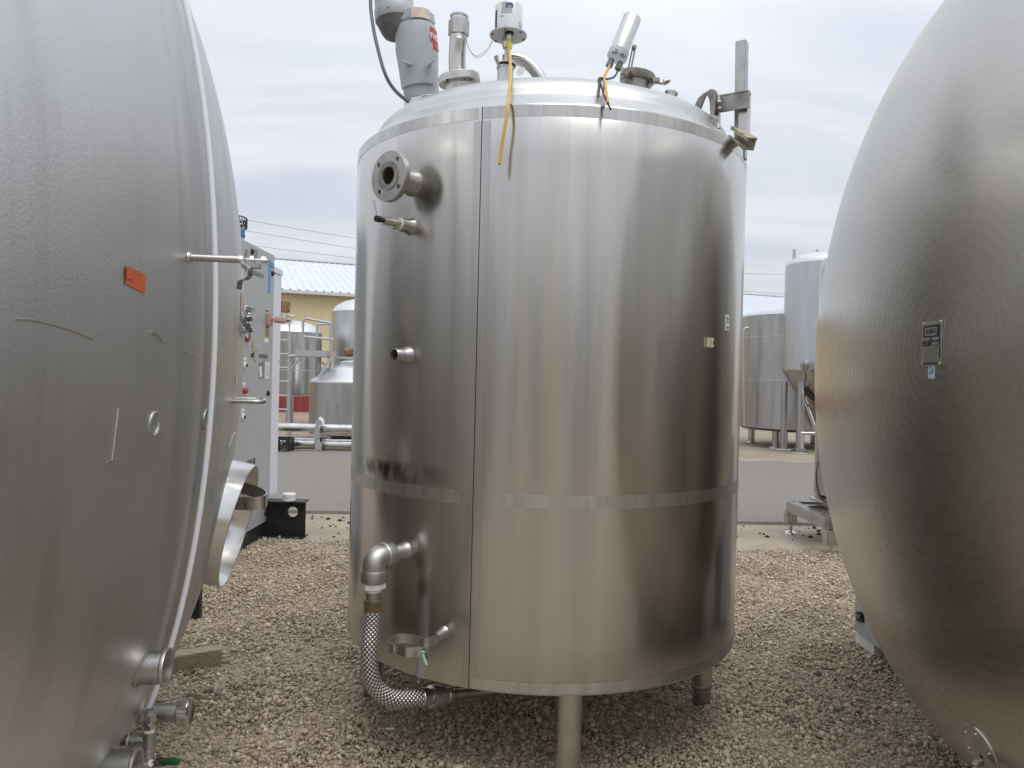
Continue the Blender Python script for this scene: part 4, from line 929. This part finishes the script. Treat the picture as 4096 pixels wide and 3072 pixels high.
# bracket arm
b0 = HL.p(-.160, .168); d = HL.a
v = MB().cyl(b0 - d * .01, b0 + d * .142, .0098, seg=20).lathe([(.016, 0), (.014, .006), (.0098, .008)], b0, d, seg=16).build('bracket_arm', m_steel, lt)
e = b0 + d * .142
for k, dd in enumerate((.004, .030)): MB().box(e + d * dd + V(0, 0, .004), (.004, .02, .046), d, HL.l, V(.12, 0, 1)).build('clamp_plate', m_polish, v)
MB().box(e + d * .02 + V(0, 0, -.016), (.05, .022, .014), d, HL.l).build('clamp_block', m_cast, v, bevel=.002)
for dd in (-.012, .018, .048): MB().hexnut(e + d * dd, e + d * (dd + .012), .011).build('clamp_nut', m_polish, v, smooth=20)
MB().cyl(e, e + d * .064, .005).build('clamp_stud', m_polish, v)
sp = [at(968, 1042, e.y - .012), at(975, 1055, e.y - .012), at(998, 1072, e.y - .012), at(999, 1090, e.y - .012), at(995, 1106, e.y - .012), at(980, 1116, e.y - .012), at(962, 1122, e.y - .012), at(957, 1135, e.y - .012), at(954, 1158, e.y - .012)]
MB().ribbon(smoothpath(sp, 4), .02, .004, V(.35, .95, 0)).build('hinge_strap', m_polish, v)
# pull handle
h0, h1 = HL.p(.435, -.239), HL.p(.56, -.235); d = HL.a
MB().tube(smoothpath([h0 - d * .005, h0 + d * .05, h0 + d * .085 + HL.l * .004, h0 + d * .10 + HL.l * .03, h1 + d * .10 - HL.l * .03, h1 + d * .085, h1 + d * .03, h1 - d * .005], 5), .008, 12).build('pull_handle', m_steel, lt)
# manway collar
mlat, mz = .66, -.70; mc = HL.p(mlat, mz); mn = V(.965, .15, -.22).normalized(); Rm = .232
mw = MB().lathe([(Rm, -.16), (Rm, .066), (Rm - .003, .069), (Rm - .006, .066), (Rm - .006, -.12)], mc, mn, seg=80).build('manway_collar', m_polish, lt, smooth=50)
MB().lathe([(Rm - .006, -.05), (Rm * .5, -.035), (0, -.03)], mc, mn, seg=48).build('manway_door', m_dullsteel, mw)
hc = mc + mn * .03
MB().ribbon(smoothpath([at(915, 2008, 2.74), at(965, 2014, 2.70), at(1040, 2012, 2.70), at(1066, 1998, 2.75), at(1055, 1980, 2.83), at(1020, 1966, 2.90), at(984, 1955, 2.94), at(960, 1950, 2.97)], 6), .046, .006).build('door_handle', m_steel, mw)
# welded discs and marks
for lat, z, rx in ((-.353, -.266, .026), (.044, -.279, .026)):
    pts = [HL.p(lat + rx * math.cos(a), z + rx * 1.1 * math.sin(a), .001) for a in [2 * math.pi * k / 28 for k in range(29)]]
    MB().tube(pts, .0032, 6).build('weld_ring', m_leftA, lt)
m_scar = mat('bare_scratch', (.62, .60, .57), .35, 1, bump=.5, bs=200)
def scar(pts, w, name): MB().tube([HL.p(a, b, .0002) for a, b in pts], w, 5).build(name, m_scar, lt)
scar([(-.532, -.22), (-.536, -.26), (-.538, -.30), (-.541, -.335)], .003, 'scratch_mark'); scar([(-.56, -.335), (-.52, -.338)], .003, 'scratch_mark')
scar([(-.86, -.052), (-.82, -.050), (-.76, -.056), (-.70, -.064), (-.645, -.075)], .0022, 'scratch_mark'); scar([(-.2, -.085), (-.14, -.09), (-.06, -.102)], .0016, 'scratch_mark')
scar([(.45, -.40), (.52, -.37), (.58, -.36)], .0022, 'scratch_mark'); scar([(-.40, -.045), (-.36, -.05), (-.33, -.07)], .003, 'scratch_mark')
# ferrules and valve at the foot of the head
d = (HL.a + V(0, .0, 0)).normalized()
def stub(lat, z, Lt, r, name, m=m_steel):
    b = HL.p(lat, z); return b, MB().cyl(b - d * .12, b + d * Lt, r, seg=36, cap=False).build(name, m, lt)
b, v = stub(-.142, -.941, .058, .0435, 'open_ferrule')
MB().lathe([(.0435, -.01), (.0505, -.004), (.0512, .0), (.0505, .004), (.0475, .005), (.041, .002), (.0405, -.055), (0, -.058)], b + d * .062, d, seg=48).build('ferrule_rim', m_cast2, v)
pts = [b + HL.l * (.046 * math.cos(a)) + V(0, 0, .046 * math.sin(a)) + HL.a * 0 for a in [2 * math.pi * k / 36 for k in range(37)]]
pts = [HL.p((p - HL.C).dot(HL.l), p.z - HL.C.z, .002) for p in pts]
MB().tube(pts, .005, 6).build('weld_bead', m_cast, v)
b, v = stub(.075, -1.160, .112, .0275, 'capped_outlet', m_steel)
MB().lathe([(.0275, -.006), (.036, -.004), (.041, .0), (.041, .028), (.036, .032), (.028, .030), (0, .030)], b + d * .11, d, seg=28).box(b + d * .126 + V(0, -.02, .036), (.026, .022, .022), d, HL.l).box(b + d * .126 + V(0, .01, -.04), (.024, .02, .014), d, HL.l).build('clamp_cap', m_polish, v)
tp = tee_top; td = V(0, 0, -1)
v = MB().lathe([(.010, .012), (.0165, .010), (.0165, 0)], tp, seg=24).build('drain_valve', m_steel, lt)
td = (at(588, 3072, 2.135) - tp).normalized()
def vc(a, b_, r, nm, m, hexa=False):
    g = MB(); (g.hexnut if hexa else g.cyl)(tp + td * a, tp + td * b_, r); return g.build(nm, m, v, smooth=20 if hexa else 35)
vc(-.002, .022, .0185, 'compression_nut', m_steel, True); vc(.022, .028, .013, 'compression_nut', m_steel); vc(.027, .041, .0175, 'compression_nut', m_steel, True); vc(.041, .052, .0155, 'thread_tape', m_ptfe); vc(.05, .102, .0185, 'tee_body', m_cast); vc(.10, .108, .0205, 'tee_body', m_cast); vc(.107, .132, .0165, 'lower_nipple', m_cast); vc(.13, .142, .0165, 'thread_tape', m_ptfe); vc(.14, .20, .0215, 'valve_body', m_cast)
tcn_ = tp + td * .076; hb = V(-1, -.10, .015).normalized()
MB().cyl(tcn_, tcn_ + hb * .046, .0175).lathe([(.0175, .036), (.020, .038), (.020, .048), (.0175, .05)], tcn_, hb, seg=24).build('tee_branch', m_cast, v)
MB().cyl(tcn_ + hb * .045, tcn_ + hb * .056, .0155).build('thread_tape', m_ptfe, v); MB().cyl(tcn_ + hb * .054, tcn_ + hb * .16, .0145).build('branch_nipple', m_dullsteel, v)
text('301', .017, tcn_ + V(-.001, -.0188, -.006), V(0, 0, 1), V(-1, 0, 0), m_cast, v, th=.0012)
k0 = at(608, 3052, 2.11); hd = (at(752, 3050, 2.06) - k0).normalized()
MB().cyl(at(600, 3050, 2.13), at(604, 3052, 2.105), .009).bar(k0 + V(0, 0, -.004), k0 + hd * .022, .018, .003, (0, -1, 0)).bar(k0 + hd * .02 + V(0, 0, .004), k0 + hd * .046 + V(0, 0, .004), .026, .003, (0, -1, 0)).build('valve_lever', m_steel, v)
MB().tube([k0 + hd * (.040 + .0625 * i / 8) + V(0, 0, .004) for i in range(9)], .01, 16, rad=[.007, .0098, .0105, .0105, .0105, .0105, .0105, .0098, .006]).build('lever_grip', m_green, v)
b = at(440, 3064, 2.0); bo = HL.C
v = MB().cyl(at(430, 3070, 2.02) - d * .12, at(540, 3070, 2.02), .046, seg=36, cap=False).build('bottom_ferrule', m_cast, lt)
MB().lathe([(.046, -.008), (.0505, -.003), (.0505, .003), (.046, .005), (.041, .002), (.04, -.06), (0, -.06)], at(545, 3070, 2.02), d, seg=40).build('ferrule_rim', m_cast2, v)

rt = thing('horizontal_tank', (HR.C.x + 2, HR.C.y, 0), 'big brushed horizontal tank with a metal name plate on its domed end', 'tank')
m_rightA = mat('spun_stainless_head', (.585, .57, .54), .26, 1, col2=(.53, .51, .475), ns=2.0, rv=.04, rs=5, aniso=.5, tan=('R', tuple(HR.C - V(HR.C.x + 2, HR.C.y, 0)), None), wav=(.16, 1.6, (1, 1, 1), .02), bump=.05, bs=260, bd=.0006)
# spun rings: concentric relief about the head's centre
tN = m_rightA.node_tree; bs0 = tN.nodes['Principled BSDF']
tcx = tN.nodes.new('ShaderNodeTexCoord'); sbv = tN.nodes.new('ShaderNodeVectorMath'); sbv.operation = 'SUBTRACT'; sbv.inputs[1].default_value = tuple(HR.C + V(0, 0, .03) - V(HR.C.x + 2, HR.C.y, 0))
scv = tN.nodes.new('ShaderNodeVectorMath'); scv.operation = 'MULTIPLY'; scv.inputs[1].default_value = (.02, 1, 1)
wv = tN.nodes.new('ShaderNodeTexWave'); wv.wave_type = 'RINGS'; wv.rings_direction = 'SPHERICAL'; wv.inputs['Scale'].default_value = 9.5; wv.inputs['Distortion'].default_value = .35; wv.inputs['Detail'].default_value = 1; wv.inputs['Detail Scale'].default_value = 1.0
tN.links.new(tcx.outputs['Object'], sbv.inputs[0]); tN.links.new(sbv.outputs[0], scv.inputs[0]); tN.links.new(scv.outputs[0], wv.inputs['Vector'])
bw = tN.nodes.new('ShaderNodeBump'); bw.inputs['Strength'].default_value = .0045; bw.inputs['Distance'].default_value = .012
prev = bs0.inputs['Normal'].links[0].from_socket
tN.links.new(wv.outputs['Fac'], bw.inputs['Height']); tN.links.new(prev, bw.inputs['Normal']); tN.links.new(bw.outputs[0], bs0.inputs['Normal'])
wr = tN.nodes.new('ShaderNodeMapRange'); wr.inputs[3].default_value = .252; wr.inputs[4].default_value = .275
tN.links.new(wv.outputs['Fac'], wr.inputs[0]); tN.links.new(wr.outputs[0], bs0.inputs['Roughness'])
rh = HR.build(rt, m_rightA, 4.0, m_shell)
# name plate
nX = -HR.l; po = HR.p(-.0575, .038, .0025); nn = HR.a
Yv = V(0, 0, 1)
m_plate = mat('etched_aluminium', (.46, .455, .44), .42, .85)
npl = plate('name_plate', [rect(.103, .138, 0, 0, .006)], .003, po, nX, Yv, nn, m_plate, rt)
def np_(x, y, w, h, m, off=.0022, nm='plate_print'): return MB().box(po + nX * x + Yv * y + nn * off, (w, h, .0008), nX, Yv, nn).build(nm, m, npl, smooth=0)
np_(0, .0325, .085, .046, m_ink, nm='black_field'); np_(0, .0045, .088, .026, m_ink, nm='black_field'); np_(-.045, -.03, .004, .035, m_ink, nm='black_field'); np_(0, -.0625, .08, .005, m_ink, nm='black_field')
np_(.002, .036, .062, .026, m_plate, .003); np_(-.022, .0135, .036, .009, m_plate, .003); np_(.024, .0135, .038, .009, m_plate, .003); np_(-.022, -.002, .036, .009, m_plate, .003)
text('SURGE', .021, po + nX * .002 + Yv * .036 + nn * .0038, nX, Yv, m_ink, npl, xs=.85); text('CA', .014, po + nX * .026 + Yv * -.001 + nn * .003, nX, Yv, m_plate, npl)
for k in range(9): np_(0, -.016 - k * .0048, .074 - .01 * (k % 3), .0012, m_inkgrey)
text('MODEL', .005, po + nX * -.022 + Yv * .0065 + nn * .003, nX, Yv, m_plate, npl); text('VOLTS', .005, po + nX * .024 + Yv * .0065 + nn * .003, nX, Yv, m_plate, npl); text('SERIAL NO.', .005, po + nX * -.02 + Yv * -.0095 + nn * .003, nX, Yv, m_plate, npl)
for sx_ in (-1, 1):
    for sy_ in (-1, 1): MB().lathe([(.004, 0), (.0035, .002), (0, .003)], po + nX * .046 * sx_ + Yv * .063 * sy_ + nn * .0015, nn, seg=12).build('rivet', m_polish, npl)
so_ = HR.p(-.057, -.0525, .0015)
stc = MB().box(so_, (.032, .038, .001), nX, Yv, nn).build('sticker', mat('pale_blue_sticker', (.55, .64, .70), .5), rt, smooth=0)
text('C', .034, so_ + Yv * .004 + nn * .001, nX, Yv, m_blueink, stc); text('SA', .012, so_ + Yv * .004 + nX * .003 + nn * .001, nX, Yv, m_blueink, stc); text('C      US', .004, so_ - Yv * .015 + nn * .001, nX, Yv, m_blueink, stc)
# round access plate near the bottom of the head
olat, oz = .035, -1.178; oc = HR.p(olat, oz); on = HR.n(olat, oz); oX, oY, _ = frame(on)
ap = MB().lathe([(.080, -.012), (.079, .0015), (.077, .003), (0, .004)], oc, on, seg=48).build('access_plate', m_steel, rt)
for k in range(6):
    a = math.radians(20 + 60 * k); MB().lathe([(.005, 0), (.0045, .003), (0, .004)], oc + oX * .058 * math.cos(a) + oY * .058 * math.sin(a) + on * .003, on, seg=10).build('screw', m_polish, ap)
for (x, y) in ((.005, -.015), (.0, -.042)): MB().lathe([(.0065, 0), (.0065, .0006), (0, .0006)], oc + oX * x + oY * y + on * .0045, on, seg=14).build('plate_hole', m_dark, ap)
q = at(3925, 3040, (oc.y - .03)); MB().tube([q, q + V(-.03, -.01, -.035), q + V(-.05, -.015, -.07)], .009, 12).hexnut(q + V(-.006, 0, -.006), q + V(-.018, -.005, -.02), .014).build('threaded_stud', m_dullsteel, ap, smooth=20)

# ------------------------------------------------------------------ small things on the gravel
q = atz(3435, 2530)
t = thing('junction_cabinet', (2.35, 3.97, 0), 'grey metal cabinet with black latch on a white block behind the brushed tank', 'cabinet')
MB().box((2.004 + .35, 3.975, .088 + .55), (.70, .65, 1.1)).build('cabinet_body', m_cabinet, t, bevel=.008)
k = MB().box((1.998, 4.215, .195), (.016, .075, .055), Y=(0, 1, -.25), Z=(0, .25, 1)).build('latch', m_blackpaint, t, bevel=.004); MB().box((1.987, 4.215, .198), (.006, .035, .018)).build('latch_key', m_dullsteel, k)
tag(MB().box((2.16, 4.22, .046), (.26, .22, .084)).build('support_block', m_white), 'white block under the grey cabinet behind the brushed tank', 'block')
p0, p1 = atz(812, 2685), atz(640, 2715)
dd = (p0 - p1).normalized()
tag(MB().box((p0 + p1) / 2 + V(0, .05, .052), ((p0 - p1).length + .12, .09, .085), dd, V(-dd.y, dd.x, 0)).build('timber_block', m_wood, bevel=.004), 'weathered timber offcut lying on the gravel by the grey tank', 'timber')
q = atz(798, 2478); t = tag(MB().box((q.x - .03, q.y, .22), (.07, .05, .44)).build('steel_post', m_blackpaint, bevel=.004), 'short black steel post standing on gravel behind the grey tank', 'post')
for k, (px, py) in enumerate(((1560, 2946), (1590, 2860))):
    q = atz(px, py); tag(MB().cyl(q + V(-.018, 0, .030), q + V(.018, .006 * (-1) ** k, .030), .005, seg=10).build('paper_scrap', m_paper), ('white rolled paper scrap on gravel in front of the upright tank' if k == 0 else 'white paper scrap on gravel under the braided hose'), 'litter')

# ------------------------------------------------------------------ loose gravel
def gravel():
    rng = np.random.default_rng(11)
    N = 400000
    x = rng.uniform(-3.2, 4.2, N); y = rng.uniform(2.5, 6.75, N)
    dens = np.interp(y, [2.2, 3.6, 4.6, 6.4, 6.75], [1, 1, .95, .7, .05])
    keep = rng.uniform(0, 1, N) < dens
    x, y = x[keep], y[keep]
    vis = np.zeros(len(x), bool)
    for ex in (-.45, 0, .45):
        dxx, dyy = x - ex, y
        inside = np.abs(dxx / dyy) < .74
        # hidden behind the upright tank: ray passes within TR and above its bottom edge
        tt = ((TC.x - ex) * dxx + TC.y * dyy) / (dxx ** 2 + dyy ** 2); dm = np.hypot(ex + tt * dxx - TC.x, tt * dyy - TC.y)
        half = np.sqrt(np.maximum(TR ** 2 - dm ** 2, 0)) / np.hypot(dxx, dyy); t_in = tt - half
        zin = 1.5 * (1 - t_in)
        hid = (dm < TR) & (t_in < 1) & (t_in > 0) & (zin > ZB)
        vis |= inside & ~hid
    for H in (HL, HR):
        s = (x - H.C.x) * H.a.x + (y - H.C.y) * H.a.y
        vis &= ~((s < -.55) & (np.abs((x - H.C.x) * H.l.x + (y - H.C.y) * H.l.y) < H.R * .9))
    x, y = x[vis], y[vis]; n = len(x)
    base = bmesh.new(); bmesh.ops.create_icosphere(base, subdivisions=1, radius=1); ico = (np.array([v.co[:] for v in base.verts]), np.array([[v.index for v in f.verts] for f in base.faces])); base.free()
    octa = (np.array([(1, 0, 0), (-1, 0, 0), (0, 1, 0), (0, -1, 0), (0, 0, 1), (0, 0, -1)], float) * 1.12, np.array([(0, 2, 4), (2, 1, 4), (1, 3, 4), (3, 0, 4), (2, 0, 5), (1, 2, 5), (3, 1, 5), (0, 3, 5)]))
    r = np.clip(rng.lognormal(math.log(.0048), .42, n), .0027, .017)
    far = y > 3.75
    Ps, Fs, cols, off = [], [], [], 0
    pal = np.array([(.40, .345, .275), (.34, .29, .23), (.46, .41, .34), (.28, .24, .195), (.37, .30, .235), (.19, .175, .16), (.50, .46, .40), (.115, .115, .115), (.33, .265, .22)])
    pr = np.array([.22, .2, .13, .14, .12, .07, .06, .025, .035]); pr = pr / pr.sum()
    for msk, (bv, bf) in ((~far, ico), (far, octa)):
        xx, yy, rr = x[msk], y[msk], r[msk]; m_ = len(xx)
        sc = rng.uniform(.72, 1.3, (m_, 3)) * rr[:, None]; sc[:, 2] *= .75
        vv = bv[None] * (1 + rng.uniform(-.24, .24, (m_, len(bv), 1))) * sc[:, None, :]
        a = rng.uniform(0, 2 * np.pi, m_); tl = rng.normal(0, .4, m_)
        ca, sa, ct, st_2 = np.cos(a), np.sin(a), np.cos(tl), np.sin(tl)
        X, Y, Z = vv[..., 0], vv[..., 1], vv[..., 2]
        Y2 = Y * ct[:, None] - Z * st_2[:, None]; Z2 = Y * st_2[:, None] + Z * ct[:, None]
        X3 = X * ca[:, None] - Y2 * sa[:, None]; Y3 = X * sa[:, None] + Y2 * ca[:, None]
        lump = .012 * np.sin(xx * 5 + 1) * np.sin(yy * 6) + .008 * np.sin(xx * 13) * np.cos(yy * 11)
        zz = .007 + rr * rng.uniform(.1, 1.1, m_) + np.maximum(lump, -.003)
        Ps.append(np.stack([X3 + xx[:, None], Y3 + yy[:, None], Z2 + zz[:, None]], -1).reshape(-1, 3))
        Fs.append((bf[None] + (np.arange(m_) * len(bv))[:, None, None]).reshape(-1, 3) + off); off += m_ * len(bv)
        cc = pal[rng.choice(len(pal), m_, p=pr)] * rng.uniform(.80, 1.12, (m_, 1)) * np.array([[1.31, 1.255, 1.15]])
        cols.append(np.repeat(np.c_[cc, np.ones(m_)], len(bv), 0))
    P = np.concatenate(Ps); F = np.concatenate(Fs); ca_ = np.concatenate(cols).astype(np.float32)
    me = bpy.data.meshes.new('loose_gravel')
    me.vertices.add(len(P)); me.vertices.foreach_set('co', P.ravel().astype(np.float32))
    me.loops.add(F.size); me.loops.foreach_set('vertex_index', F.ravel().astype(np.int32))
    me.polygons.add(len(F)); me.polygons.foreach_set('loop_start', (np.arange(len(F)) * 3).astype(np.int32)); me.polygons.foreach_set('loop_total', np.full(len(F), 3, np.int32))
    me.polygons.foreach_set('use_smooth', np.ones(len(F), bool))
    me.update()
    at_ = me.color_attributes.new('stone', 'FLOAT_COLOR', 'POINT'); at_.data.foreach_set('color', ca_.ravel())
    m = bpy.data.materials.new('gravel_stones'); m.use_nodes = True; tt_ = m.node_tree; b = tt_.nodes['Principled BSDF']; b.inputs['Roughness'].default_value = .85
    an = tt_.nodes.new('ShaderNodeVertexColor'); an.layer_name = 'stone'; tt_.links.new(an.outputs[0], b.inputs['Base Color'])
    o = link('loose_gravel', me, m); struct(o, 'stuff'); print('stones', n, len(F))
gravel()
